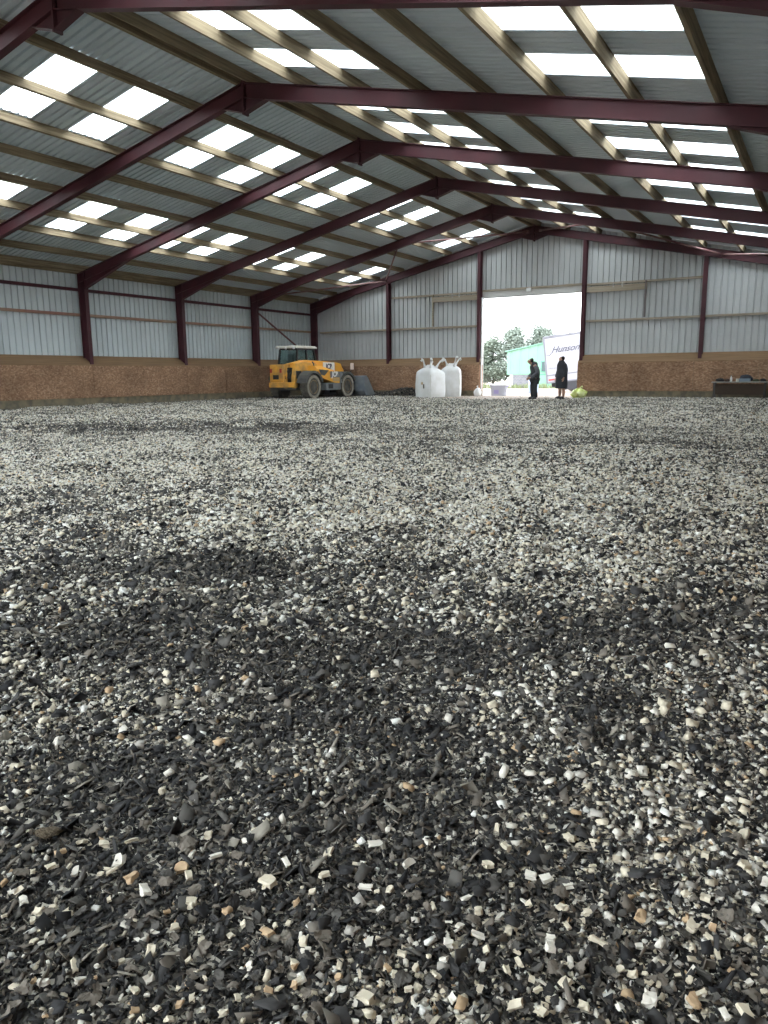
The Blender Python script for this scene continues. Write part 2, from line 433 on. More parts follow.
# header over the door
HEAD = mat('door_header_sheet', (.50, .50, .49), .6)
bm = NB(); box(bm, (DX0 - .02, -.02, DZ), (DX1 + .02, .05, 4.90)); struct('trim_2', bm, HEAD)
JAMB = mat('jamb_sheet', (.42, .42, .42), .5)
bm = NB(); box(bm, (DX1 - .0, -.05, 0), (DX1 + .05, .12, DZ)); box(bm, (DX0 - .05, -.05, 0), (DX0, .12, DZ)); box(bm, (DX0, .0, DZ - .03), (DX1, .12, DZ)); struct('trim_3', bm, JAMB)
# sliding-door trimmer timbers bolted to the gable
def trimmer(name, x0, x1, xd, label):
    T = thing(name, label, 'timber frame', ((x0 + x1) / 2, -.1, 0))
    bm = NB(); box(bm, (x0 - (x0 + x1) / 2, -.035, 4.55), (x1 - (x0 + x1) / 2, .035, 4.80)); obj('beam', bm, WOODX, T)
    bm = NB(); box(bm, (xd - (x0 + x1) / 2 - .035, -.04, 3.40), (xd - (x0 + x1) / 2 + .035, .04, 4.92)); obj('upright', bm, mat('dark_upright', (.12, .10, .10), .7) if x0 > 0 else WOODX, T)
    for f in (.45, .6):
        bm = NB(); box(bm, (x0 + (x1 - x0) * f - (x0 + x1) / 2 - .03, -.05, 4.72), (x0 + (x1 - x0) * f - (x0 + x1) / 2 + .03, -.035, 4.9))
        obj('bracket', bm, GALV, T)
trimmer('door_trimmer', -5.25, -2.76, -5.2, 'short grey timber beam on the gable over the bulk bags, close to the doorway')
trimmer('door_trimmer', 2.44, 5.0, 4.95, 'short timber beam with dark upright on the gable beside the lorry')

# white upright pipe beside the doorway
bm = NB(); tube(bm, [(-2.49, -.28, .3), (-2.49, -.28, 4.62)], .035, 10)
tag(obj('downpipe', bm, mat('white_pipe', (.72, .72, .72), .4)), 'slim white upright pipe at the bulk-bag edge of the doorway', 'pipe')

# small floodlight on the door header
T = thing('floodlight', 'small white floodlight on the rail above the doorway', 'lamp', (-.25, -.1, 4.84))
bm = NB(); bbox(bm, (-.11, -.07, -.07), (.11, 0, .09), .012); obj('housing', bm, WHITE, T)
bm = NB(); box(bm, (-.09, -.075, -.05), (.09, -.068, .06)); obj('lens', bm, mat('lamp_glass', (.85, .86, .88), .15), T)
bm = NB(); box(bm, (-.03, 0, -.02), (.03, .05, .12)); obj('bracket', bm, GALV, T)

# ------------------------------------------------------------------ wind bracing of the end bay
BR = mat('brace_steel', (.30, .20, .19), .45, metal=.3, noise=((.17, .06, .07), 1.5, 1))
def rz_(x, d=-.18): return ZT - TAN * abs(x) + d
def brace(pa, pb, label, m_=BR, r_=.036):
    bm = NB(); tube(bm, [pa, pb], r_, 10)
    d = (Vector(pb) - Vector(pa)).normalized()
    for p, s in ((Vector(pa), 1), (Vector(pb), -1)): box(bm, p - Vector((.05, .05, .05)), p + Vector((.05, .05, .05)))
    return tag(obj('brace', bm, m_), label, 'brace', 'wind braces')
y0, y1 = PY[0] - .05, PY[1] + .05
brace((-12.0, y1, rz_(12.0)), (-7.75, y0, rz_(7.75)), 'pale tubular roof brace from eaves to gable above the digger')
brace((-7.75, y0, rz_(7.75)), (-4.3, y1, rz_(4.3)), 'dark steep roof brace between gable rafter and first frame above the bulk bags', mat('brace_dark', (.16, .06, .07), .5))
brace((-4.1, y1, rz_(4.1)), (-.3, y0, rz_(.3)), 'tubular roof brace running to the ridge at the gable from the digger slope')
brace((.3, y0, rz_(.3)), (4.1, y1, rz_(4.1)), 'pale tubular roof brace descending from the ridge over the lorry')
brace((4.3, y1, rz_(4.3)), (7.9, y0, rz_(7.9)), 'pinkish tubular roof brace above the second gable post from the door')
brace((7.9, y0, rz_(7.9)), (12.4, y1, rz_(12.4)), 'pale roof brace at the eaves above the cluttered bench')
brace((XL + .30, PY[1] + .1, 4.15), (XL + .30, PY[0] - .35, 1.95), 'dark diagonal brace on the side wall behind the digger cab', mat('brace_dark', (.16, .06, .07), .5), .045)


# ------------------------------------------------------------------ telescopic handler (digger): local +Y forward, +X its right side
YEL = mat('machine_yellow', (.90, .43, .045), .42, noise=((.74, .34, .055), 2.2, .9))
YELD = mat('machine_yellow_dirty', (.80, .40, .055), .6, noise=((.42, .24, .08), 3.0, 1))
DGREY = mat('dark_grey_panel', (.055, .06, .064), .55, noise=((.11, .105, .09), 3, .8))
MGREY = mat('mid_grey_panel', (.20, .215, .23), .5, noise=((.14, .14, .14), 3, .8))
RUB = mat('dusty_tyre_rubber', (.045, .042, .04), .9, noise=((.13, .12, .10), 4, .9))
MUD = mat('muddy_sidewall', (.34, .31, .26), .95, noise=((.22, .20, .165), 5, 1))
RIM = mat('muddy_rim', (.27, .19, .10), .7, noise=((.10, .075, .05), 9, 1))
ROOFW = mat('cab_roof_white', (.66, .64, .58), .5, noise=((.45, .42, .36), 3, .8))
STEELB = mat('bucket_steel', (.17, .20, .235), .5, metal=.2, noise=((.24, .26, .28), 3, 1))
RED = mat('red_print', (.45, .03, .02), .5)

def make_wheel(T, x, y, side, r=.57, wd=.42):
    """tyre + sub-parts; side=+1 faces +X"""
    bm = NB(); s = side
    prof = [(r * .52, -wd * .40), (r * .62, -wd * .46), (r * .80, -wd * .5), (r * .93, -wd * .46), (r * .96, -wd * .36), (r * .965, 0), (r * .96, wd * .36), (r * .93, wd * .46), (r * .80, wd * .5), (r * .62, wd * .46), (r * .52, wd * .40)]
    lathe(bm, prof, 36, 'x', (x, y, r))
    nl = 20
    for k in range(nl):
        for h in (-1, 1):
            a = 2 * PI * (k + (.25 if h > 0 else -.25)) / nl
            da = .16
            def q(rad, ang, xx): return (x + xx, y + rad * math.cos(ang), r + rad * math.sin(ang))
            p = [q(r * .93, a, h * wd * .5), q(r * .93, a + .11, h * wd * .5), q(r * .95, a + da + .13, h * wd * .04), q(r * .95, a + da, h * wd * .04)]
            p2 = [q(r, a, h * wd * .485), q(r, a + .11, h * wd * .485), q(r, a + da + .12, h * wd * .04), q(r, a + da, h * wd * .04)]
            A = [bm.verts.new(z) for z in p]; B = [bm.verts.new(z) for z in p2]
            bm.faces.new(B)
            for i in range(4): bm.faces.new((A[i], A[(i + 1) % 4], B[(i + 1) % 4], B[i]))
    ty = obj('tyre', bm, RUB, T)
    bm = NB(); lathe(bm, [(r * .70, s * wd * .485), (r * .74, s * wd * .515), (r * .84, s * wd * .52), (r * .92, s * wd * .49), (r * .92, s * wd * .40), (r * .70, s * wd * .40)], 36, 'x', (x, y, r), True); obj('sidewall', bm, MUD, ty)
    bm = NB(); lathe(bm, [(r * .55, s * wd * .30), (r * .57, s * wd * .46), (r * .52, s * wd * .47), (r * .48, s * wd * .36), (r * .40, s * wd * .26), (r * .30, s * wd * .20), (r * .28, s * wd * .34), (r * .18, s * wd * .38), (.02, s * wd * .38), (.02, s * wd * .1), (r * .55, s * wd * .1)], 30, 'x', (x, y, r)); rm = obj('rim', bm, RIM, ty)
    bm = NB()
    for k in range(8):
        a = 2 * PI * k / 8
        lathe(bm, [(.018, s * wd * .2), (.018, s * wd * .29)], 6, 'x', (x, y + r * .35 * math.cos(a), r + r * .35 * math.sin(a)))
    obj('wheel_nuts', bm, DGREY, ty)
    return ty

def fender(T, x0, x1, y, zc, r, a0, a1, m_, n=9, th=.035):
    bm = NB(); pr = []
    for k in range(n + 1):
        a = math.radians(a0 + (a1 - a0) * k / n); pr.append((y + r * math.cos(a), zc + r * math.sin(a)))
    outer = pr; inner = [(y + (p[0] - y) * (r - th) / r, zc + (p[1] - zc) * (r - th) / r) for p in pr]
    for i in range(n):
        prism(bm, [(x0, *inner[i]), (x0, *outer[i]), (x0, *outer[i + 1]), (x0, *inner[i + 1])], (x1 - x0, 0, 0))
    # outer lip
    for i in range(n):
        o2 = [(y + (p[0] - y) * (r - .11) / r, zc + (p[1] - zc) * (r - .11) / r) for p in (outer[i], outer[i + 1])]
        sx = x1 if abs(x1) > abs(x0) else x0; dx = .02 if sx > 0 else -.02
        prism(bm, [(sx, *o2[0]), (sx, *outer[i]), (sx, *outer[i + 1]), (sx, *o2[1])], (dx, 0, 0))
    return obj('mudguard', bm, m_, T)

T = thing('telehandler', 'yellow telescopic handler with white cab roof, muddy tyres and front bucket parked by gable', 'digger', (-9.43, -4.5, -.03))
WB = 1.42
for x, y, s in ((.87, -WB, 1), (.87, WB, 1), (-.87, -WB, -1), (-.87, WB, -1)): make_wheel(T, x, y, s)
# chassis
bm = NB(); bbox(bm, (-.50, -2.05, .42), (.50, 1.75, .80), .03); bbox(bm, (-.66, -WB - .12, .45), (.66, -WB + .12, .69), .04); bbox(bm, (-.66, WB - .12, .45), (.66, WB + .12, .69), .04)
obj('chassis', bm, DGREY, T)
# rear body: two tall cheeks, a counterweight and a dark recess between
bm = NB()
prof = [(-2.12, .52), (-2.12, 1.02), (-1.98, 1.62), (-1.35, 1.72), (-.35, 1.62), (-.35, .95), (-.80, .86), (-.86, .62), (-.5, .5)]
prism(bm, [(.30, y, z) for y, z in prof], (.20, 0, 0)); prism(bm, [(-.14, y, z) for y, z in prof], (.16, 0, 0))
bmesh.ops.bevel(bm, geom=bm.edges[:], offset=.02, segments=1, affect='EDGES')
obj('rear_frame', bm, YELD, T)
bm = NB(); bbox(bm, (-.98, -2.16, .55), (.52, -1.93, .78), .03); bbox(bm, (-.96, -2.10, .78), (-.16, -1.6, 1.60), .05); obj('counterweight', bm, YELD, T)
bm = NB(); bbox(bm, (.0, -2.02, .8), (.32, -1.5, 1.45), .02); obj('rear_recess', bm, BLACK, T)
for x in (-.86, -.30):
    bm = NB(); bbox(bm, (x - .06, -2.125, 1.22), (x + .06, -2.095, 1.40), .01); obj('rear_lamp', bm, mat('lamp_red', (.35, .03, .02), .3), T)
bm = NB(); bbox(bm, (-.74, -2.135, .92), (-.42, -2.10, 1.12), .01); obj('rear_grille', bm, BLACK, T)
bm = NB(); box(bm, (.505, -2.0, .95), (.515, -1.62, 1.30)); obj('side_opening', bm, BLACK, T)
# hydraulics at the tail
for x, z in ((.10, 1.3), (.20, 1.15), (-.04, 1.05)):
    bm = NB(); tube(bm, [(x, -2.0, .8), (x + .02, -2.14, 1.0), (x, -2.12, z), (x, -1.9, z + .15)], .022, 8); obj('hose', bm, BLACK, T)
# cab
CX0, CX1, CY0, CY1 = -1.0, -.12, -1.42, .18
CX1R = .16
post = lambda p, q, r_=.045: None
bm = NB(); bbox(bm, (CX0, CY0, .85), (CX1, CY1, 1.58), .04); obj('cab_body', bm, YELD, T)
bm = NB()
def cpost(a, b_, wdt=.07):
    d = Vector(b_) - Vector(a); h = wdt / 2
    prism(bm, [Vector(a) + Vector(q) for q in ((-h, -h, 0), (h, -h, 0), (h, h, 0), (-h, h, 0))], d)
cpost((CX0 + .04, CY0 + .0, 1.52), (CX0 + .10, CY0 + .10, 2.34)); cpost((CX1R - .04, CY0, 1.52), (CX1R - .08, CY0 + .10, 2.34))
cpost((CX0 + .04, CY1, 1.52), (CX0 + .10, CY1 - .22, 2.34)); cpost((CX1R - .04, CY1, 1.40), (CX1R - .08, CY1 - .22, 2.34))
cpost((CX1R - .04, -.62, 1.40), (CX1R - .08, -.62, 2.34), .075); cpost((CX0 + .04, -.62, 1.52), (CX0 + .10, -.62, 2.34), .06)
box(bm, (CX0 + .04, CY0 + .0, 1.55), (CX1R - .04, CY0 + .06, 1.63)); box(bm, (CX1R - .07, CY0, 1.55), (CX1R - .02, CY1, 1.63))
box(bm, (CX0 + .06, CY0 + .08, 2.27), (CX1R - .05, CY1 - .2, 2.36))
obj('cab_frame', bm, BLACK, T)
def pane(pts, off):
    b_ = NB(); prism(b_, pts, off); obj('cab_window', b_, GLASS, T)
pane([(CX0 + .08, CY0 + .02, 1.6), (CX1R - .08, CY0 + .02, 1.6), (CX1R - .11, CY0 + .10, 2.3), (CX0 + .13, CY0 + .10, 2.3)], (0, .008, 0))
pane([(CX1R - .05, CY0 + .05, 1.6), (CX1R - .05, -.66, 1.6), (CX1R - .085, -.66, 2.3), (CX1R - .085, CY0 + .13, 2.3)], (-.008, 0, 0))
pane([(CX1R - .05, -.58, 1.5), (CX1R - .05, CY1 - .03, 1.5), (CX1R - .085, CY1 - .24, 2.3), (CX1R - .085, -.58, 2.3)], (-.008, 0, 0))
pane([(CX0 + .05, CY0 + .05, 1.6), (CX0 + .05, CY1 - .03, 1.6), (CX0 + .10, CY1 - .24, 2.3), (CX0 + .10, CY0 + .13, 2.3)], (.008, 0, 0))
pane([(CX0 + .08, CY1, 1.6), (CX1R - .08, CY1, 1.5), (CX1R - .11, CY1 - .22, 2.3), (CX0 + .13, CY1 - .22, 2.3)], (0, -.008, 0))
bm = NB()
rp_ = [(CX0 - .02, CY0 - .10), (CX1R + .03, CY0 - .10), (CX1R + .06, -.6), (CX1R + .02, CY1 - .06), (CX0 + .02, CY1 - .06), (CX0 - .05, -.6)]
cxm, cym = (CX0 + CX1R) / 2, -.65
rings_loft(bm, [[(x, y, 2.34) for x, y in rp_], [(x, y, 2.40) for x, y in rp_], [(cxm + (x - cxm) * .9, cym + (y - cym) * .92, 2.455) for x, y in rp_], [(cxm + (x - cxm) * .6, cym + (y - cym) * .6, 2.475) for x, y in rp_]])
obj('cab_roof', bm, ROOFW, T)
for x in (CX0 + .15, -.42, CX1R - .12):
    bm = NB(); lathe(bm, [(.05, -.03), (.055, .02), (.03, .035)], 12, 'y', (x, CY0 - .10, 2.34)); obj('work_lamp', bm, WHITE, T)
# seat and steering wheel
bm = NB(); bbox(bm, (-.70, -.95, 1.35), (-.25, -.5, 1.62), .05); bbox(bm, (-.68, -1.08, 1.5), (-.27, -.93, 2.12), .05); obj('seat', bm, mat('seat_cloth', (.05, .055, .06), .8), T)
bm = NB(); tube(bm, [(-.48, -.05, 1.4), (-.48, -.22, 1.78)], .03, 8)
for k in range(16):
    a, b2 = 2 * PI * k / 16, 2 * PI * (k + 1) / 16
    tube(bm, [(-.48 + .17 * math.cos(a), -.23 + .06 * math.sin(a), 1.79 + .16 * math.sin(a)), (-.48 + .17 * math.cos(b2), -.23 + .06 * math.sin(b2), 1.79 + .16 * math.sin(b2))], .014, 6)
obj('steering_wheel', bm, BLACK, T)
# boom
bm = NB()
def boom_sec(y, zt, zb, x0, x1): return [(x0, y, zb), (x1, y, zb), (x1, y, zt), (x0, y, zt)]
rings_loft(bm, [boom_sec(-1.9, 1.66, 1.22, .06, .44), boom_sec(-1.2, 1.80, 1.28, .06, .44), boom_sec(.5, 1.75, 1.26, .06, .44), boom_sec(1.25, 1.70, 1.24, .06, .44)])
bmesh.ops.bevel(bm, geom=bm.edges[:], offset=.015, segments=1, affect='EDGES')
boom = obj('boom', bm, YEL, T)
text('boom_logo', 'JCB', .34, mat('logo_blue', (.02, .03, .09), .4), Matrix.Translation((.452, .72, 1.50)) @ Matrix.Rotation(PI / 2, 4, 'Z') @ Matrix.Rotation(PI / 2, 4, 'X'), boom, .004, 0, .012)
bm = NB(); bbox(bm, (.436, .22, 1.28), (.448, 1.20, 1.71), .004, 1); obj('logo_plate', bm, mat('decal_white', (.80, .80, .80), .4), boom)
text('boom_word', 'LOADALL', .15, RED, Matrix.Translation((.447, -.72, 1.60)) @ Matrix.Rotation(PI / 2, 4, 'Z') @ Matrix.Rotation(PI / 2, 4, 'X'), boom, .004, .2, .006)
bm = NB(); bbox(bm, (.11, 1.2, 1.28), (.39, 1.52, 1.66), .015); inn = obj('inner_boom', bm, mat('inner_boom_grey', (.30, .20, .06), .5), boom)
# boom nose (bent down towards the carriage)
bm = NB(); prism(bm, [(.05, 1.28, 1.72), (.05, 1.75, 1.66), (.05, 2.12, 1.20), (.05, 2.22, .62), (.05, 1.96, .55), (.05, 1.80, 1.10), (.05, 1.28, 1.26)], (.10, 0, 0)); prism(bm, [(.33, 1.28, 1.72), (.33, 1.75, 1.66), (.33, 2.12, 1.20), (.33, 2.22, .62), (.33, 1.96, .55), (.33, 1.80, 1.10), (.33, 1.28, 1.26)], (.10, 0, 0))
bbox(bm, (.08, 1.62, 1.1), (.40, 1.78, 1.58), .02)
obj('boom_nose', bm, YEL, T)
bm = NB(); tube(bm, [(.24, 1.72, 1.42), (.24, 2.14, .92)], .06, 12); tube(bm, [(.24, 2.10, .97), (.24, 2.24, .78)], .035, 10); obj('tilt_cylinder', bm, MGREY, T)
# engine cover on the right
bm = NB()
def eng(y, zt, zb, x1): return [(.50, y, zb), (x1, y, zb), (x1, y, zt - .14), (x1 - .10, y, zt), (.50, y, zt + .03)]
rings_loft(bm, [eng(-1.05, 1.52, 1.18, .98), eng(-.60, 1.50, .95, 1.04), (eng(.30, 1.34, .74, 1.06)), eng(.72, 1.22, .72, 1.05), eng(.86, 1.10, .74, 1.0)])
obj('engine_cover', bm, YEL, T)
bm = NB(); prism(bm, [(1.062, -.98, 1.36), (1.062, -.2, 1.32), (1.062, -.55, 1.08), (1.062, -.85, 1.12)], (.008, 0, 0)); obj('cover_panel', bm, DGREY, T)
bm = NB(); prism(bm, [(.6, .70, 1.24), (.6, .98, 1.20), (.6, 1.06, .72), (.6, .72, .72)], (.46, 0, 0)); obj('cover_nose', bm, MGREY, T)
text('cover_logo', 'JCB', .33, mat('decal_white', (.8, .8, .8), .4), Matrix.Translation((1.072, .30, 1.13)) @ Matrix.Rotation(PI / 2, 4, 'Z') @ Matrix.Rotation(PI / 2, 4, 'X'), T, .004, .1, .014)
bm = NB(); box(bm, (1.058, -.08, .98), (1.064, .68, 1.27)); obj('cover_decal', bm, mat('decal_grey', (.16, .16, .17), .5), T)
bm = NB()
for k in range(4): box(bm, (1.056, .15 + k * .13, .80), (1.066, .24 + k * .13, .96))
obj('cover_vents', bm, mat('vent_pale', (.52, .40, .22), .6), T)
# step and tank box between the wheels
bm = NB(); bbox(bm, (.58, -.36, .40), (1.03, .86, .74), .03); tank = obj('fuel_tank', bm, MGREY, T)
bm = NB(); bbox(bm, (1.028, -.20, .47), (1.04, .18, .68), .008); obj('tank_vent', bm, BLACK, tank)
bm = NB(); bbox(bm, (-1.05, -.5, .45), (-.6, .7, .80), .03); obj('battery_box', bm, DGREY, T)
# mudguards
fender(T, .60, 1.10, -WB, .57, .74, 20, 165, DGREY); fender(T, -1.08, -.62, -WB, .57, .72, 25, 150, DGREY)
fender(T, .62, 1.10, WB, .57, .70, 25, 150, DGREY); fender(T, -1.08, -.62, WB, .57, .70, 25, 150, DGREY)
# mirrors
for x, y, z in ((.98, 1.95, 1.52), (-1.15, .35, 1.9)):
    bm = NB(); tube(bm, [(x * .84, y - .25, z - .45), (x * .98, y - .02, z - .2), (x, y, z - .1)], .016, 8); mr = obj('mirror_arm', bm, BLACK, T)
    bm = NB(); bbox(bm, (x - .09, y - .03, z - .16), (x + .09, y + .03, z + .16), .02); obj('mirror', bm, mat('mirror_back', (.70, .60, .56), .3), mr)
# exhaust and bonnet beacon
bm = NB(); tube(bm, [(.72, -.92, 1.45), (.72, -.92, 1.62), (.72, -1.02, 1.70)], .035, 10); obj('exhaust', bm, DGREY, T)
# carriage
bm = NB(); bbox(bm, (-.55, 2.16, .22), (.95, 2.26, .38), .01); bbox(bm, (-.55, 2.16, .78), (.95, 2.26, .90), .01)
for x in (-.4, .05, .35, .8): bbox(bm, (x - .03, 2.14, .22), (x + .03, 2.28, .95), .01)
obj('carriage', bm, BLACK, T)
# bucket
bm = NB()
bp_ = [(2.30, .98), (2.30, .30), (2.42, .12), (2.70, .06), (3.38, .05), (3.38, .075), (2.72, .09), (2.46, .15), (2.345, .32), (2.345, .98)]
BX0, BX1 = -1.22, 1.45
prism(bm, [(BX0, y, z) for y, z in bp_], (BX1 - BX0, 0, 0))
side = [(2.30, .98), (2.30, .30), (2.42, .12), (2.70, .06), (3.38, .05), (3.30, .16), (2.62, 1.0)]
for x in (BX0 - .02, BX1): prism(bm, [(x, y, z) for y, z in side], (.025, 0, 0))
prism(bm, [(BX0, 2.28, .96), (BX0, 2.28, 1.03), (BX0, 2.60, 1.06), (BX0, 2.60, 1.0)], (BX1 - BX0, 0, 0))
bk = obj('bucket', bm, STEELB, T)
bm = NB(); bbox(bm, (BX0, 3.34, .04), (BX1, 3.46, .065), .004); obj('cutting_edge', bm, mat('worn_edge', (.35, .34, .33), .35, metal=.6), bk)

# ------------------------------------------------------------------ bulk bags
BAG = mat('woven_white', (.72, .73, .74), .8, noise=((.60, .60, .58), 3, .8), bump=(30, .3))
BAGD = mat('bag_seam', (.55, .54, .50), .85)
def bulk_bag(x, y, rz, w_, h, label, seed, logo=False):
    rnd = random.Random(seed)
    T = thing('bulk_bag', label, 'bulk bag', (x, y, -.01), rz, 'white bulk bags')
    bm = NB(); rings = []; n = 32
    lv = [(0, .97, .0), (.04, 1.0, 0), (h * .25, 1.04, .02), (h * .5, 1.04, .025), (h * .75, 1.03, .02), (h * .93, 1.0, .015), (h, .95, .02), (h + .07, .80, .03), (h + .14, .56, .04), (h + .22, .36, .04), (h + .28, .28, .04)]
    for z, s, j in lv:
        R = []
        for k in range(n):
            a = 2 * PI * k / n; c_, s_ = math.cos(a), math.sin(a)
            e = .10 + .38 * max(0, (z - h * .90) / (h * .35))
            px = math.copysign(abs(c_) ** min(1, e * 1.6), c_); py = math.copysign(abs(s_) ** min(1, e * 1.6), s_)
            fold = 1 + (.05 * math.sin(7 * a + z * 5 + seed) + .03 * math.sin(13 * a + seed)) * max(.15, (z - h * .6) / h)
            R.append((px * w_ / 2 * s * fold + rnd.uniform(-j, j) * .5, py * w_ / 2 * s * fold + rnd.uniform(-j, j) * .5, z + .03 * math.sin(3 * a + seed) * (z > h * .8)))
        rings.append(R)
    rings_loft(bm, rings)
    obj('sack_body', bm, BAG, T, smooth=True)
    for k, (sx, sy) in enumerate(((-1, -1), (1, -1), (1, 1), (-1, 1))):
        bm = NB(); b0 = Vector((sx * w_ * .17, sy * w_ * .17, h + .14)); ln = .30 + .16 * rnd.random()
        tip = b0 + Vector((sx * (.06 + .16 * rnd.random()), sy * (.06 + .16 * rnd.random()), ln))
        md = b0.lerp(tip, .55) + Vector((0, 0, .02))
        tube(bm, [b0, md, tip, tip + Vector((sx * .05, sy * .03, .03)), tip + Vector((sx * .09, sy * .05, -.02)), tip + Vector((sx * .05, sy * .03, -.06))], [.075, .032, .045, .062, .050, .03], 8)
        obj('lifting_loop', bm, BAG, T, smooth=True)
    for k in range(4):
        a = k * PI / 2
        bm = NB(); tube(bm, [Matrix.Rotation(a, 3, 'Z') @ Vector(p) for p in ((w_ * .47, w_ * .47, .03), (w_ * .49, w_ * .49, h * .5), (w_ * .47, w_ * .47, h * .88))], .018, 6); obj('seam', bm, BAGD, T)
    if logo:
        bm = NB(); lathe(bm, [(.07, 0), (.07, .01)], 12, 'y', (-.02, -w_ * .53, h * .55)); obj('printed_mark', bm, mat('bag_print', (.42, .32, .20), .8), T)
        bm = NB(); box(bm, (.05, -w_ * .535, h * .36), (.13, -w_ * .52, h * .52)); obj('printed_block', bm, mat('bag_print_dark', (.10, .09, .08), .8), T)
    return T
bulk_bag(-3.98, -2.75, math.radians(-18), 1.0, 1.20, 'fuller white woven bulk bag standing in front, with brown printed marks', 3, True)
bulk_bag(-3.52, -1.50, math.radians(20), .92, 1.28, 'white woven bulk bag standing behind the printed one, nearer the doorway', 8)

# ------------------------------------------------------------------ dark heap along the gable
def heap(name, cx, cy, lx, ly, hz, label, seed):
    rnd = np.random.default_rng(seed)
    N = 1900
    u = rnd.uniform(-1, 1, N); v = rnd.uniform(-1, 1, N); ok = u * u + v * v < 1; u, v = u[ok], v[ok]
    hh = hz * np.clip(1 - (u * u + v * v), 0, 1) ** .8 * (1 + .25 * np.sin(5 * u + seed))
    pos = np.stack([cx + u * lx, cy + v * ly, hh + .01], -1)
    return pos
HEAP = np.concatenate([heap('h', -6.3, -1.15, 1.7, .65, .32, '', 1), heap('h', -8.6, -.75, 1.2, .3, .22, '', 2), heap('h', -5.2, -1.0, .6, .5, .30, '', 4)])

# ------------------------------------------------------------------ people
def skin_figure(name, joints, edges, radii, material, parent=None, sub=2):
    me = bpy.data.meshes.new(name); me.from_pydata(joints, edges, []); o = bpy.data.objects.new(name, me); COL.objects.link(o)
    md = o.modifiers.new('skin', 'SKIN'); md.use_smooth_shade = True
    sv = me.skin_vertices[0].data
    for i, r_ in enumerate(radii): sv[i].radius = (r_, r_) if not isinstance(r_, tuple) else r_
    sv[0].use_root = True
    ss = o.modifiers.new('sub', 'SUBSURF'); ss.levels = sub; ss.render_levels = sub
    dg = bpy.context.evaluated_depsgraph_get(); dg.update()
    m2 = bpy.data.meshes.new_from_object(o.evaluated_get(dg)); o.modifiers.clear(); o.data = m2; m2.name = name
    m2.materials.clear(); m2.materials.append(material)
    for p in m2.polygons: p.use_smooth = True
    if parent: o.parent = parent
    return o
SKIN = mat('skin', (.42, .24, .17), .55)
HAIR = mat('dark_hair', (.018, .014, .012), .7)

def chain(J, E, Rr, start, pts, rads):
    p = start
    for q, r_ in zip(pts, rads):
        J.append(tuple(q)); Rr.append(r_); E.append((p, len(J) - 1)); p = len(J) - 1
    return p
def hand(J, E, Rr, wrist_i, wp, d, side):
    """palm and five bent fingers from wrist position wp along direction d, thumb on side"""
    d = Vector(d).normalized(); s = Vector(side).normalized(); n_ = d.cross(s).normalized(); wp = Vector(wp)
    pi_ = chain(J, E, Rr, wrist_i, [wp + d * .045], [.030])
    for k, (off, ln) in enumerate(((-.027, .062), (-.009, .075), (.009, .080), (.027, .072))):
        b = wp + d * .085 + s * off
        chain(J, E, Rr, pi_, [b, b + d * ln * .5 + n_ * .010, b + d * ln * .85 + n_ * .034], [.0115, .0095, .008])
    b = wp + d * .035 + s * .035
    chain(J, E, Rr, pi_, [b, b + d * .035 + s * .018 + n_ * .012, b + d * .06 + s * .016 + n_ * .026], [.013, .0105, .009])

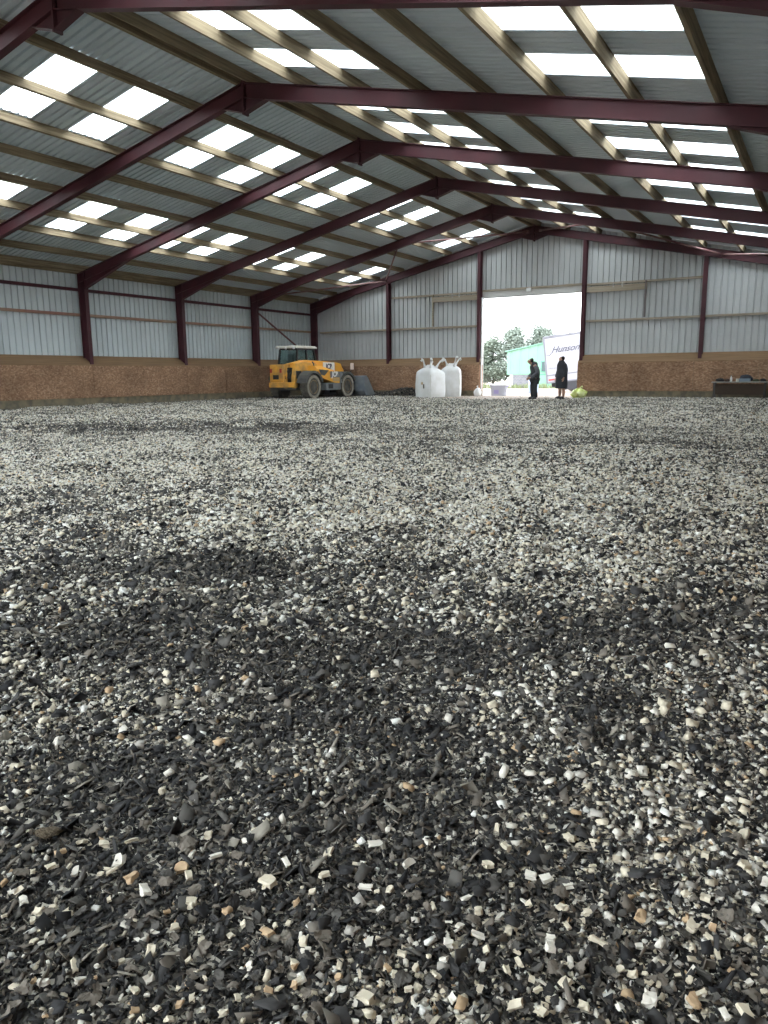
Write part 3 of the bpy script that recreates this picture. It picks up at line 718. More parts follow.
# person A: stooped, looking down at his hands, dark hooded jacket and trousers. local: faces -Y, +X to his left
def person_dark():
    T = thing('person', 'person in dark jacket and trousers stooping over their hands in the doorway', 'person', (1.58, -4.3, 0), math.radians(-48))
    J, E, Rr = [], [], []
    J.append((0, .03, .90)); Rr.append(.13)
    sp = chain(J, E, Rr, 0, [(0, .045, 1.10), (0, .0, 1.28)], [.125, .135])
    nk = chain(J, E, Rr, sp, [(0, -.09, 1.40), (0, -.15, 1.455)], [.075, .052])
    hd = chain(J, E, Rr, nk, [(0, -.20, 1.50), (0, -.215, 1.565), (0, -.19, 1.625)], [.072, .090, .066])
    chain(J, E, Rr, hd - 1, [(0, -.305, 1.525)], [.018])
    for s in (-1, 1):
        chain(J, E, Rr, hd - 1, [(s * .09, -.205, 1.555)], [.016])
        w_ = chain(J, E, Rr, sp, [(s * .17, -.03, 1.35), (s * .235, .04, 1.08), (s * .14, -.16, .93), (s * .085, -.215, .895)], [.070, .050, .038, .027])
        hand(J, E, Rr, w_, (s * .085, -.215, .895), (-s * .5, -.6, -.6), (0, -.5, .8))
        chain(J, E, Rr, 0, [(s * .095, .02, .82), (s * .13, -.03, .48), (s * .15, .04, .10), (s * .155, -.03, .055), (s * .16, -.14, .035)], [.095, .062, .042, .042, .03])
    b = skin_figure('body', J, E, Rr, SKIN, T)
    jk = mat('charcoal_jacket', (.035, .038, .045), .85, noise=((.06, .062, .07), 6, 1))
    slv = mat('grey_sleeve', (.10, .105, .12), .85)
    J, E, Rr = [(0, .03, .78)], [], [.205]
    q = chain(J, E, Rr, 0, [(0, .05, .98), (0, .04, 1.16), (0, -.02, 1.31), (0, -.12, 1.44)], [.20, .205, .19, .125])
    skin_figure('jacket', J, E, Rr, jk, T)
    J, E, Rr = [(-.15, .0, 1.37)], [], [.13]
    chain(J, E, Rr, 0, [(0, -.03, 1.43), (.15, .0, 1.37)], [.165, .13])
    skin_figure('hood', J, E, Rr, jk, T)
    for s in (-1, 1):
        J, E, Rr = [(s * .10, -.01, 1.335)], [], [.09]
        chain(J, E, Rr, 0, [(s * .20, -.01, 1.31), (s * .255, .04, 1.09), (s * .155, -.15, .94), (s * .10, -.205, .90)], [.10, .082, .066, .05])
        skin_figure('sleeve', J, E, Rr, slv, T)
    tr_ = mat('black_trousers', (.022, .024, .028), .85)
    J, E, Rr = [(0, .03, .86)], [], [.165]
    for s in (-1, 1): chain(J, E, Rr, 0, [(s * .105, .02, .76), (s * .13, -.02, .48), (s * .15, .035, .07)], [.125, .10, .095])
    skin_figure('trousers', J, E, Rr, tr_, T)
    for s in (-1, 1):
        J, E, Rr = [(s * .15, .055, .07)], [], [.085]
        chain(J, E, Rr, 0, [(s * .155, -.05, .055), (s * .16, -.17, .045)], [.08, .06])
        skin_figure('boot', J, E, Rr, BLACK, T)
    J, E, Rr = [(0, -.12, 1.50)], [], [.095]
    chain(J, E, Rr, 0, [(0, -.15, 1.585), (0, -.205, 1.635)], [.125, .10])
    skin_figure('hair', J, E, Rr, HAIR, T)
    for s in (-1, 1):
        bm = NB(); bmesh.ops.create_uvsphere(bm, u_segments=8, v_segments=6, radius=.012, matrix=Matrix.Translation((s * .034, -.295, 1.56))); obj('eye', bm, BLACK, T)
person_dark()

# person B: upright, long black coat, bare lower legs, arms down; local faces -Y
def person_coat():
    T = thing('person', 'person standing upright in a long black coat with bare shins beside the lorry', 'person', (2.50, -3.6, 0), math.radians(-38))
    J, E, Rr = [], [], []
    J.append((0, .02, .95)); Rr.append(.13)
    sp = chain(J, E, Rr, 0, [(0, .03, 1.15), (0, .01, 1.36)], [.125, .14])
    nk = chain(J, E, Rr, sp, [(0, .0, 1.46), (0, -.015, 1.515)], [.075, .052])
    hd = chain(J, E, Rr, nk, [(0, -.045, 1.565), (0, -.045, 1.64), (0, -.02, 1.715)], [.070, .088, .070])
    chain(J, E, Rr, hd - 1, [(0, -.142, 1.615)], [.018])
    for s in (-1, 1):
        chain(J, E, Rr, hd - 1, [(s * .09, -.035, 1.63)], [.016])
        w_ = chain(J, E, Rr, sp, [(s * .175, .01, 1.42), (s * .265, .04, 1.15), (s * .28, -.045, .92), (s * .27, -.075, .86)], [.068, .05, .038, .027])
        hand(J, E, Rr, w_, (s * .27, -.075, .86), (-s * .05, -.25, -1), (0, -1, .2))
        chain(J, E, Rr, 0, [(s * .10, .02, .86), (s * .12, .0, .50), (s * .13, .045, .36), (s * .13, .035, .10), (s * .132, -.03, .055), (s * .135, -.14, .035)], [.095, .075, .075, .052, .048, .035])
    skin_figure('body', J, E, Rr, SKIN, T)
    ct = mat('black_coat', (.016, .017, .022), .8, noise=((.032, .033, .042), 5, 1))
    bm = NB(); rings = []; n = 20
    for z, rx, ry, cy in ((.44, .27, .235, .02), (.62, .285, .235, .02), (.85, .275, .22, .02), (1.05, .255, .20, .03), (1.25, .255, .19, .02), (1.38, .25, .18, .01), (1.46, .20, .15, .0), (1.53, .12, .115, -.01), (1.57, .095, .095, -.015)):
        rings.append([(rx * math.cos(2 * PI * k / n) * (1 + .04 * math.sin(5 * 2 * PI * k / n) * (z < .9)), cy + ry * math.sin(2 * PI * k / n), z) for k in range(n)])
    rings_loft(bm, rings, close=False); obj('coat', bm, ct, T, smooth=True)
    for s in (-1, 1):
        J, E, Rr = [(s * .13, .01, 1.41)], [], [.082]
        chain(J, E, Rr, 0, [(s * .215, .01, 1.385), (s * .275, .04, 1.15), (s * .285, -.04, .94), (s * .275, -.07, .885)], [.095, .085, .07, .062])
        skin_figure('coat_sleeve', J, E, Rr, ct, T)
    for s in (-1, 1):
        J, E, Rr = [(s * .13, .05, .075)], [], [.08]
        chain(J, E, Rr, 0, [(s * .132, -.05, .055), (s * .137, -.17, .045)], [.075, .06])
        skin_figure('shoe', J, E, Rr, BLACK, T)
    J, E, Rr = [(0, .03, 1.55)], [], [.095]
    chain(J, E, Rr, 0, [(0, .01, 1.66), (0, -.03, 1.725)], [.128, .105])
    skin_figure('hair', J, E, Rr, HAIR, T)
    for s in (-1, 1):
        bm = NB(); bmesh.ops.create_uvsphere(bm, u_segments=8, v_segments=6, radius=.012, matrix=Matrix.Translation((s * .034, -.125, 1.645))); obj('eye', bm, BLACK, T)
person_coat()

# ------------------------------------------------------------------ small things by the doorway
def crumple(bm, rx, ry, rz, seed, n=24, m_=14, amp=.16, base=.35):
    rnd = random.Random(seed); ph = [rnd.uniform(0, 6.3) for _ in range(8)]
    rings = []
    for i in range(m_ + 1):
        v = i / m_; zz = v * rz; prof = (base + (1 - base) * math.sin(min(1, v * 1.5 + .25) * PI * .5)) * (math.sqrt(max(0.0, 1 - max(0, (v - .35) / .65) ** 2)) * .95 + .05)
        R = []
        for k in range(n):
            a = 2 * PI * k / n
            f = 1 + amp * (math.sin(3 * a + ph[0] + 4 * v) * .5 + math.sin(5 * a + ph[1] - 6 * v) * .35 + math.sin(9 * a + ph[2] + 9 * v) * .3)
            R.append((rx * prof * f * math.cos(a), ry * prof * f * math.sin(a), zz + amp * .3 * rz * math.sin(4 * a + ph[3] + 5 * v) * v))
        rings.append(R)
    return rings_loft(bm, rings)
T = thing('plastic_sack', 'crumpled yellow-green plastic sack on the ground by the coat wearer', 'sack', (2.72, -1.75, 0))
bm = NB(); crumple(bm, .34, .28, .40, 5, amp=.24); obj('sack_body', bm, mat('lime_plastic', (.58, .68, .16), .4, noise=((.70, .74, .40), 4, 1)), T, smooth=False)
bm = NB(); tube(bm, [(.03, 0, .37), (.06, .02, .46), (.14, .03, .48)], [.03, .018, .05], 8); obj('sack_neck', bm, MATS['lime_plastic'], T)
T = thing('plastic_sack', 'small white knotted sack at the foot of the white upright pipe', 'sack', (-2.42, -.85, 0))
bm = NB(); crumple(bm, .19, .17, .40, 9, amp=.15); obj('sack_body', bm, mat('white_sack', (.72, .72, .72), .6), T, smooth=True)
bm = NB(); tube(bm, [(0, 0, .38), (0, .01, .44), (-.03, 0, .50)], [.03, .018, .045], 8); obj('sack_neck', bm, MATS['white_sack'], T)

T = thing('storage_tub', 'large clear plastic tub with white lid on the ground just outside the doorway', 'tub', (-2.05, .95, -.01), math.radians(14))
TUB = mat('milky_plastic', (.55, .56, .66), .25); TUB.node_tree.nodes['Principled BSDF'].inputs['Transmission Weight'].default_value = .25
bm = NB(); hw, hd_ = .40, .28
rings_loft(bm, [[(sx * hw * s, sy * hd_ * s, z) for sx, sy in ((-1, -1), (1, -1), (1, 1), (-1, 1))] for z, s in ((0, .84), (.02, .88), (.50, 1.0), (.50, .95), (.04, .84))])
bmesh.ops.bevel(bm, geom=[e for e in bm.edges if abs(e.verts[0].co.z - e.verts[1].co.z) > .2], offset=.05, segments=3, affect='EDGES')
obj('tub_body', bm, TUB, T)
bm = NB(); bbox(bm, (-.43, -.31, .49), (.43, .31, .545), .02); bbox(bm, (-.36, -.24, .54), (.36, .24, .575), .015); obj('lid', bm, WHITE, T)
for x in (-.41, .41):
    bm = NB(); bbox(bm, (x - .03, -.09, .42), (x + .03, .09, .53), .012); obj('handle', bm, mat('tub_clip', (.35, .30, .55), .4), T)
bm = NB(); bbox(bm, (-.22, -.265, .10), (.02, -.255, .36), .003); obj('tub_contents', bm, mat('purple_pack', (.30, .26, .50), .6), T)

T = thing('plastic_drum', 'pale blue plastic drum outside at the foot of the shed wall, behind the stooping person', 'drum', (-2.02, 5.9, -.01))
bm = NB(); lathe(bm, [(.24, 0), (.27, .03), (.285, .12), (.285, .40), (.295, .42), (.295, .45), (.285, .47), (.285, .72), (.27, .80), (.20, .84)], 28); obj('drum_body', bm, mat('pale_blue_plastic', (.34, .42, .54), .5), T, smooth=True)
bm = NB(); lathe(bm, [(.26, .80), (.265, .86), (.24, .88), (.02, .88)], 28); obj('drum_lid', bm, mat('drum_lid_blue', (.28, .36, .48), .4), T)

# ------------------------------------------------------------------ bench with clutter against the gable
T = thing('workbench', 'low grey topped bench on thin legs against the gable kickboard', 'bench', (8.95, -.84, 0))
bm = NB(); bbox(bm, (-1.02, -.30, .62), (1.02, .30, .665), .008); obj('bench_top', bm, mat('bench_top_grey', (.30, .30, .28), .6, noise=((.2, .2, .19), 4, 1)), T)
for x in (-.92, .92):
    for y in (-.25, .25):
        bm = NB(); bbox(bm, (x - .03, y - .03, 0), (x + .03, y + .03, .62), .006); obj('leg', bm, mat('bench_leg', (.06, .055, .05), .7), T)
bm = NB(); bbox(bm, (-.92, .20, .14), (.92, .23, .56), .004); obj('back_board', bm, mat('bench_dark_board', (.085, .06, .045), .85), T)
zt_ = .666
def lump(x, y, rx, ry, h, seed, m_, label, name, cat, amp=.3):
    bm = NB(); crumple(bm, rx, ry, h, seed, amp=amp); o = obj(name, bm, m_); o.location = (x, y, zt_); return tag(o, label, cat, 'clutter on the bench')
BLK = mat('black_cloth', (.022, .022, .025), .8)
lump(8.22, -.82, .17, .12, .13, 1, BLK, 'black crumpled glove pile on the bench end nearest the doorway', 'work_gloves', 'gloves')
lump(8.48, -.88, .10, .10, .11, 2, mat('dark_brown_cloth', (.06, .035, .025), .8), 'dark brown crumpled rag on the bench next to the white bottle', 'rag', 'rag')
lump(9.17, -.80, .24, .15, .26, 3, mat('dark_navy_cloth', (.03, .035, .05), .8), 'dark crumpled jacket lying in the middle of the bench', 'jacket', 'jacket', .22)
lump(9.52, -.84, .12, .10, .09, 6, mat('olive_cloth', (.06, .07, .035), .8), 'olive cloth bundle on the bench past the dark jacket', 'cloth_bundle', 'cloth')
lump(9.78, -.82, .12, .10, .11, 7, BLK, 'black bundle at the bench end farthest from the doorway', 'cloth_bundle', 'cloth')
T = thing('bottle', 'small white bottle standing on the bench', 'bottle', (8.62, -.86, zt_), 0, 'clutter on the bench')
bm = NB(); lathe(bm, [(.04, 0), (.045, .02), (.045, .15), (.02, .19), (.018, .21)], 16); obj('bottle_body', bm, WHITE, T, smooth=True)
bm = NB(); lathe(bm, [(.022, .205), (.022, .24), (.015, .245)], 12); obj('cap', bm, MGREY, T)
T = thing('paint_tin', 'small pale tin on the bench beside the dark jacket', 'tin', (8.86, -.90, zt_), 0, 'clutter on the bench')
bm = NB(); lathe(bm, [(.055, 0), (.055, .10), (.058, .105), (.052, .11)], 18); obj('tin_body', bm, mat('tin_pale', (.55, .54, .50), .4), T)
bm = NB(); tube(bm, [(-.055, 0, .09), (-.04, -.02, .13), (.04, -.02, .13), (.055, 0, .09)], .004, 6); obj('wire_handle', bm, GALV, T)
T = thing('crate', 'blue-grey shallow crate on the bench in front of the dark jacket', 'crate', (9.14, -1.02, zt_), 0, 'clutter on the bench')
bm = NB(); box(bm, (-.20, -.11, 0), (.20, .11, .012))
for a, b_ in (((-.20, -.11, 0), (.20, -.098, .12)), ((-.20, .098, 0), (.20, .11, .12)), ((-.20, -.11, 0), (-.188, .11, .12)), ((.188, -.11, 0), (.20, .11, .12))): box(bm, a, b_)
obj('crate_body', bm, mat('blue_grey_plastic', (.16, .22, .27), .5), T)
bm = NB(); bbox(bm, (-.15, -.08, .013), (.12, .08, .09), .02); obj('crate_contents', bm, BLK, T)

# ------------------------------------------------------------------ outside: lorry, shed, trees, wall
LW = mat('lorry_white', (.40, .395, .44), .5); LG = mat('lorry_grey', (.20, .20, .23), .5)
T = thing('lorry', 'white box lorry with dark script lettering parked outside the doorway', 'lorry', (-.35, 8.0, .08), math.radians(3))
TILT = Matrix.Rotation(math.radians(-6.5), 4, 'Y')
def tl(p): return (TILT @ Vector(p))
bm = NB(); bbox(bm, (-1.52, 0, .62), (4.3, 2.4, 3.18), .03); bm.transform(TILT); box_ = obj('box_body', bm, LW, T)
bm = NB()
for a, b_ in (((-1.55, -.02, 3.10), (4.32, .02, 3.22)), ((-1.55, -.025, .60), (-1.46, .02, 3.2)), ((-1.54, -.015, .98), (4.3, .01, 1.05)), ((-1.54, -.015, .56), (4.3, .01, .63))): box(bm, a, b_)
bm.transform(TILT); obj('edge_trim', bm, LG, box_)
for k in range(3):
    bm = NB(); bbox(bm, (-1.1 + 1.0 * k, -.05, 3.16), (-.95 + 1.0 * k, .0, 3.23), .01); bm.transform(TILT); obj('marker_lamp', bm, LG, box_)
text('script_lettering', 'Hunson', .50, mat('script_ink', (.09, .09, .12), .5), TILT @ Matrix.Translation((-.36, -.012, 2.40)) @ Matrix.Rotation(PI / 2, 4, 'X'), box_, .004, .55, .004)
bm = NB(); tube(bm, [tl((-1.40, -.012, 2.16)), tl((-1.30, -.012, 2.11)), tl((-1.20, -.012, 2.16)), tl((-1.12, -.012, 2.26))], .014, 6); obj('script_swash', bm, MATS['script_ink'], box_)
text('small_lettering', 'Horse', .17, mat('script_ink_pale', (.22, .22, .26), .5), TILT @ Matrix.Translation((-1.15, -.012, 1.40)) @ Matrix.Rotation(PI / 2, 4, 'X'), box_, .003, .2)
bm = NB(); box(bm, (-1.40, -.014, .72), (-.80, -.004, .80)); bm.transform(TILT); obj('red_stripe', bm, mat('lorry_red', (.45, .06, .05), .5), box_)
bm = NB(); bbox(bm, (-1.3, .15, .34), (4.2, 2.2, .60), .03); bm.transform(TILT); obj('underframe', bm, BLACK, T)
bm = NB(); box(bm, (-.65, .02, .10), (2.6, .06, .58)); bm.transform(TILT); obj('side_skirt', bm, mat('skirt_dark', (.05, .05, .06), .6), T)
for x in (-.05, 2.9):
    bm = NB(); lathe(bm, [(.20, .08), (.36, .06), (.44, .08), (.46, .14), (.46, .28), (.42, .34), (.2, .34)], 24, 'y', tl((x, 0, .42))); ty = obj('tyre', bm, RUB, T)
    bm = NB(); lathe(bm, [(.26, .10), (.24, .07), (.10, .09), (.02, .06), (.02, .2), (.26, .2)], 18, 'y', tl((x, 0, .42))); obj('rim', bm, MGREY, ty)
bm = NB(); tube(bm, [tl((-.95, .4, 3.15)), tl((-.95, .4, 3.95))], .04, 8); obj('aerial', bm, LG, T)

GRN = mat('green_sheet', (.17, .33, .235), .6, noise=((.15, .29, .205), 1.2, .8)); GRD = mat('green_trim', (.07, .26, .17), .5)
BLOCK = bpy.data.materials.new('block_wall'); BLOCK.use_nodes = True; t = BLOCK.node_tree; b = t.nodes['Principled BSDF']
br = t.nodes.new('ShaderNodeTexBrick'); br.inputs['Scale'].default_value = 2.2; br.inputs['Color1'].default_value = (.17, .17, .19, 1); br.inputs['Color2'].default_value = (.13, .13, .15, 1); br.inputs['Mortar'].default_value = (.24, .24, .25, 1)
tc = t.nodes.new('ShaderNodeTexCoord'); mp = t.nodes.new('ShaderNodeMapping'); mp.inputs['Rotation'].default_value = (PI / 2, 0, 0)
t.links.new(tc.outputs['Object'], mp.inputs['Vector']); t.links.new(mp.outputs[0], br.inputs['Vector']); t.links.new(br.outputs['Color'], b.inputs['Base Color']); b.inputs['Roughness'].default_value = .9
T = thing('shed', 'mint green sheeted shed on a grey block base beyond the doorway', 'shed', (-8.75, 20.0, -.1), 0)
bm = NB(); bbox(bm, (0, 0, -.2), (2.0, 6.0, 1.10), .01); obj('block_base', bm, BLOCK, T)
bm = NB(); box(bm, (-.10, -.02, -.2), (.16, .3, 1.08)); obj('corner_quoin', bm, mat('quoin_pale', (.42, .42, .38), .8), T)
bm = NB(); pv = None
for x, d in profile(-.32, 3.9, .70, .03):
    zt2 = 2.80 + .19 * (x + .3)
    a = bm.verts.new((x, -.05 + d, 1.08 if x < 2.05 else -.1)); c = bm.verts.new((x, -.05 + d, zt2))
    if pv: bm.faces.new((pv[0], a, c, pv[1]))
    pv = (a, c)
prism(bm, [(-.32, 0, 1.08), (-.32, 6, 1.08), (-.32, 6, 2.8), (-.32, 0, 2.8)], (.05, 0, 0))
obj('green_cladding', bm, GRN, T)
bm = NB(); prism(bm, [(-.45, -.15, 2.77), (3.95, -.15, 3.60), (3.95, -.15, 3.66), (-.45, -.15, 2.84)], (0, 6.3, 0)); obj('roof', bm, mat('shed_roof', (.16, .32, .25), .6), T)
bm = NB(); bbox(bm, (2.35, -.09, 1.25), (2.85, -.03, 2.05), .01); fr = obj('window_frame', bm, GRD, T)
bm = NB(); box(bm, (2.41, -.10, 1.31), (2.79, -.088, 1.99)); obj('window_pane', bm, mat('dark_pane', (.03, .06, .06), .1), fr)
bm = NB(); box(bm, (2.05, -.06, -.15), (2.17, .02, 1.1)); box(bm, (2.05, -.06, 1.04), (3.9, -.01, 1.12)); obj('door_trim', bm, GRD, T)

LEAFS = [mat('leaf_olive_veiled', (.15, .18, .14), .6), mat('leaf_green_veiled', (.19, .225, .19), .6)]  # leaf colours lightened to carry the veiling glare of the doorway
BARK = mat('bark', (.10, .085, .07), .9, noise=((.05, .04, .03), 6, 1))
def tree(x, y, h, spread, label, seed, nl, mi, base=.25):
    rnd = random.Random(seed)
    T = thing('tree', label, 'tree', (x, y, -.3), 0, 'trees beyond the yard')
    bm = NB(); tube(bm, [(0, 0, 0), (.05, .03, h * .35), (-.04, 0, h * .7), (.02, 0, h * .95)], [.20, .15, .08, .02], 10)
    tips = []
    for k in range(34):
        z0 = h * rnd.uniform(base, .9); a = rnd.uniform(0, 2 * PI); ln = spread * (1.05 - (z0 / h - base) / (1.1 - base)) * rnd.uniform(.55, 1.05)
        p1 = Vector((math.cos(a) * ln * .5, math.sin(a) * ln * .5, z0 + ln * .30)); p2 = Vector((math.cos(a) * ln, math.sin(a) * ln, z0 + ln * rnd.uniform(.2, .65)))
        tube(bm, [(0, 0, z0), p1, p2], [.05, .03, .012], 6); tips += [p2, p1.lerp(p2, .5), p1]
    tips.append(Vector((0, 0, h)))
    obj('trunk', bm, BARK, T)
    bm = NB()
    for i in range(nl):
        c = rnd.choice(tips); s = .32
        p = c + Vector((rnd.gauss(0, s), rnd.gauss(0, s), rnd.gauss(0, s * .8)))
        l = rnd.uniform(.13, .26); d = Vector((rnd.gauss(0, 1), rnd.gauss(0, 1), rnd.gauss(0, .6))).normalized(); e_ = d.orthogonal().normalized()
        if rnd.random() < .5: e_ = d.cross(e_)
        q = [p - d * l / 2, p + e_ * l * .28 + d.cross(e_) * l * .08, p + d * l / 2, p - e_ * l * .28 + d.cross(e_) * l * .08]
        v_ = [bm.verts.new(z) for z in q]; bm.faces.new(v_)
    obj('foliage', bm, LEAFS[mi], T)
tree(-14.3, 30.0, 4.6, 2.0, 'open leafy tree seen above the clear tub, nearest the doorpost', 1, 9000, 0, .12)
tree(-12.2, 29.5, 5.3, 1.8, 'tall grey-green tree rising behind the green shed roof', 2, 9000, 1, .2)
tree(-10.2, 31.0, 5.6, 2.0, 'bushy tree showing between the shed roof and the lorry', 3, 9000, 1, .2)
tree(-16.8, 33.0, 2.6, 1.7, 'low pale bush just inside the doorway edge beyond the tub', 4, 2600, 1, .1)
def weeds(name, cx, cy, rx, ry, n_, h, seed, m_):
    rnd = random.Random(seed); bm = NB()
    for i in range(n_):
        x, y = cx + rnd.uniform(-rx, rx), cy + rnd.uniform(-ry, ry); a = rnd.uniform(0, 6.28); l = h * rnd.uniform(.4, 1.1)
        d = Vector((math.cos(a), math.sin(a), 0)); s = Vector((-d.y, d.x, 0)) * .02
        p = Vector((x, y, -.01))
        v_ = [bm.verts.new(z) for z in (p - s, p + s, p + s * .7 + d * l * .2 + Vector((0, 0, l * .6)), p + d * l * .5 + Vector((0, 0, l)))]; bm.faces.new(v_)
    return tag(obj(name, bm, m_), 'rough weeds growing along the yard edge outside the doorway', 'weeds', kind='stuff')
weeds('weeds', -8.5, 18.6, 5, .8, 900, .40, 3, mat('weed_green', (.16, .19, .09), .8))

# ------------------------------------------------------------------ the riding surface: pale chips and dark rubber shreds
def vnoise(x, y, sc, seed):
    r_ = np.random.default_rng(seed); G = r_.random((64, 64))
    u = x / sc + 1000; v = y / sc + 1000; iu = np.floor(u).astype(int); iv = np.floor(v).astype(int); fu = u - iu; fv = v - iv
    fu = fu * fu * (3 - 2 * fu); fv = fv * fv * (3 - 2 * fv)
    g = lambda a, b: G[a % 64, b % 64]
    return (g(iu, iv) * (1 - fu) + g(iu + 1, iv) * fu) * (1 - fv) + (g(iu, iv + 1) * (1 - fu) + g(iu + 1, iv + 1) * fu) * fv
CX, CY = CAM.x, CAM.y
FX, FY = -math.sin(YAW), math.cos(YAW)
def blob(x, y, u, v, ru, rv, rot_deg=0):
    p = ground_at(u, v); dx, dy = x - p.x, y - p.y
    a = math.radians(rot_deg); c_, s_ = math.cos(YAW), math.sin(YAW)
    du = dx * c_ + dy * s_; dv = -dx * s_ + dy * c_
    du, dv = du * math.cos(a) + dv * math.sin(a), -du * math.sin(a) + dv * math.cos(a)
    return np.exp(-(du / ru) ** 2 - (dv / rv) ** 2)
def pale_share(x, y):
    d = (x - CX) * FX + (y - CY) * FY
    n1 = vnoise(x, y, 1.1, 5); n2 = vnoise(x, y, .32, 6); n3 = vnoise(x, y, 3.2, 8)
    f = .165 + .42 * np.clip((d - 3.0) / 3.2, 0, 1) + .26 * (n1 - .5) + .50 * (n2 - .5) + .20 * (n3 - .5)
    f -= .26 * blob(x, y, 150, 560, 1.7, .7) + .26 * blob(x, y, 20, 500, 2.0, 1.2) + .05 * blob(x, y, 560, 630, 1.3, .35) + .14 * blob(x, y, 330, 570, .9, .4)
    f -= .45 * blob(x, y, 130, 428, 6.5, 1.6, -6) + .18 * blob(x, y, 700, 440, 3.0, 1.2)
    f += .07 * blob(x, y, 420, 500, 4.0, 4.0) + .12 * blob(x, y, 700, 560, 1.5, 1.0)
    return np.clip(f, .05, .70)

def proto_set(kind, n, seed):
    r_ = np.random.default_rng(seed); out = []
    base = np.array([(-1, -1, -1), (1, -1, -1), (1, 1, -1), (-1, 1, -1), (-1, -1, 1), (1, -1, 1), (1, 1, 1), (-1, 1, 1)], float) * .5
    for i in range(n):
        if kind == 'chip': s = np.array([1, r_.uniform(.45, .9), r_.uniform(.28, .6)]); p = base * s + r_.uniform(-.2, .2, (8, 3)) * s
        else:
            s = np.array([1, r_.uniform(.13, .8), .10]); p = base * s; p[:, :2] += r_.uniform(-.26, .26, (8, 2)) * s[:2]
            p[4:, :2] = p[:4, :2] + r_.uniform(-.03, .03, (4, 2)); bend = r_.uniform(-.9, .9); p[:, 2] += bend * p[:, 0] ** 2 + r_.uniform(-.5, .5) * p[:, 0] * p[:, 1]
        out.append(p)
    return np.array(out)
FACES8 = np.array([(4, 5, 6, 7), (0, 1, 5, 4), (1, 2, 6, 5), (2, 3, 7, 6), (3, 0, 4, 7)])
def scatter_mesh(name, pos, size, kind, seed, palette, weights, tilt, flat_far=None):
    r_ = np.random.default_rng(seed); N = len(pos)
    PR = proto_set(kind, 24, seed + 1); p = PR[r_.integers(0, 24, N)] * size[:, None, None]
    a = r_.uniform(0, 2 * PI, N); tx = r_.normal(0, tilt, N); ty = r_.normal(0, tilt, N)
    ca, sa = np.cos(a), np.sin(a); x, y, z = p[..., 0], p[..., 1], p[..., 2]
    y, z = y * np.cos(tx)[:, None] - z * np.sin(tx)[:, None], y * np.sin(tx)[:, None] + z * np.cos(tx)[:, None]
    x, z = x * np.cos(ty)[:, None] + z * np.sin(ty)[:, None], -x * np.sin(ty)[:, None] + z * np.cos(ty)[:, None]
    x, y = x * ca[:, None] - y * sa[:, None], x * sa[:, None] + y * ca[:, None]
    V = np.stack([x + pos[:, :1], y + pos[:, 1:2], z + pos[:, 2:3]], -1).reshape(-1, 3).astype(np.float32)
    F = (FACES8[None] + (np.arange(N) * 8)[:, None, None]).reshape(-1, 4).astype(np.int32)
    me = bpy.data.meshes.new(name); me.vertices.add(len(V)); me.vertices.foreach_set('co', V.ravel())
    me.loops.add(F.size); me.loops.foreach_set('vertex_index', F.ravel()); me.polygons.add(len(F))
    me.polygons.foreach_set('loop_start', np.arange(0, F.size, 4, dtype=np.int32))
    try: me.polygons.foreach_set('loop_total', np.full(len(F), 4, dtype=np.int32))
    except Exception: pass
    mi = r_.choice(len(palette), N, p=weights).astype(np.int32)
    for M in palette: me.materials.append(M)
    me.polygons.foreach_set('material_index', np.repeat(mi, 5)); me.update(); me.validate()
    o = bpy.data.objects.new(name, me); COL.objects.link(o); return o

PALE = [mat('chip_cream', (.66, .60, .47), .75), mat('chip_ivory', (.73, .70, .62), .7), mat('chip_white', (.76, .76, .72), .7), mat('chip_tan', (.50, .36, .22), .8), mat('chip_grey', (.42, .40, .36), .8)]
DARK = [mat('shred_black', (.012, .012, .014), .75), mat('shred_charcoal', (.035, .034, .034), .75), mat('shred_grey', (.085, .08, .072), .8), mat('shred_taupe', (.165, .145, .12), .85), mat('shred_pale_taupe', (.26, .24, .20), .85)]

def sample(d0, d1, dens):
    """points in the wedge of ground the photograph looks over, plus a margin"""
    half = math.radians(37); A = half * (d1 * d1 - d0 * d0); N = int(A * dens)
    r_ = np.sqrt(RNG.uniform(d0 * d0, d1 * d1, N)); a = RNG.uniform(-half, half, N) + YAW + PI / 2
    x = CX + r_ * np.cos(a); y = CY + r_ * np.sin(a)
    ok = (x > FL + .02) & (x < FR - .02) & (y < -.50)
    # thin out towards the sandy doorway
    dr = np.hypot((x + .6) / 4.6, (y + .6) / 5.2)
    ok &= RNG.random(N) < np.clip((dr - .72) * 2.2, .03, 1)
    x, y = x[ok], y[ok]
    return x, y, np.hypot(x - CX, y - CY)
P_p, P_s, D_p, D_s = [], [], [], []
for d0, d1, dens, s0, s1 in ((.75, 1.6, 24000, .004, .013), (1.6, 3.0, 14000, .005, .016), (3.0, 5.5, 6500, .009, .021), (5.5, 9.0, 4600, .011, .023), (9.0, 16.0, 2500, .016, .027), (16.0, 40.0, 850, .024, .039)):
    x, y, d = sample(d0, d1, dens); N = len(x)
    s = s0 + (s1 - s0) * RNG.beta(1.6, 3.2, N) * 1.3
    pale = RNG.random(N) < pale_share(x, y)
    big = RNG.random(N) < .07 * np.clip(1.6 - d / 9, 0, 1); s = np.where(big, np.minimum(s * 2.1, .034), s)
    h = hgt(x, y) + RNG.uniform(0, 1, N) * s * .55
    pos = np.stack([x, y, h], -1)
    P_p.append(pos[pale]); P_s.append(s[pale] * .92)
    nd = ~pale; D_p.append(pos[nd]); D_s.append(s[nd] * 1.5)
D_p.append(HEAP); D_s.append(RNG.uniform(.06, .12, len(HEAP)))
o = scatter_mesh('pale_chips', np.concatenate(P_p), np.concatenate(P_s), 'chip', 21, PALE, [.32, .32, .15, .05, .16], .40)
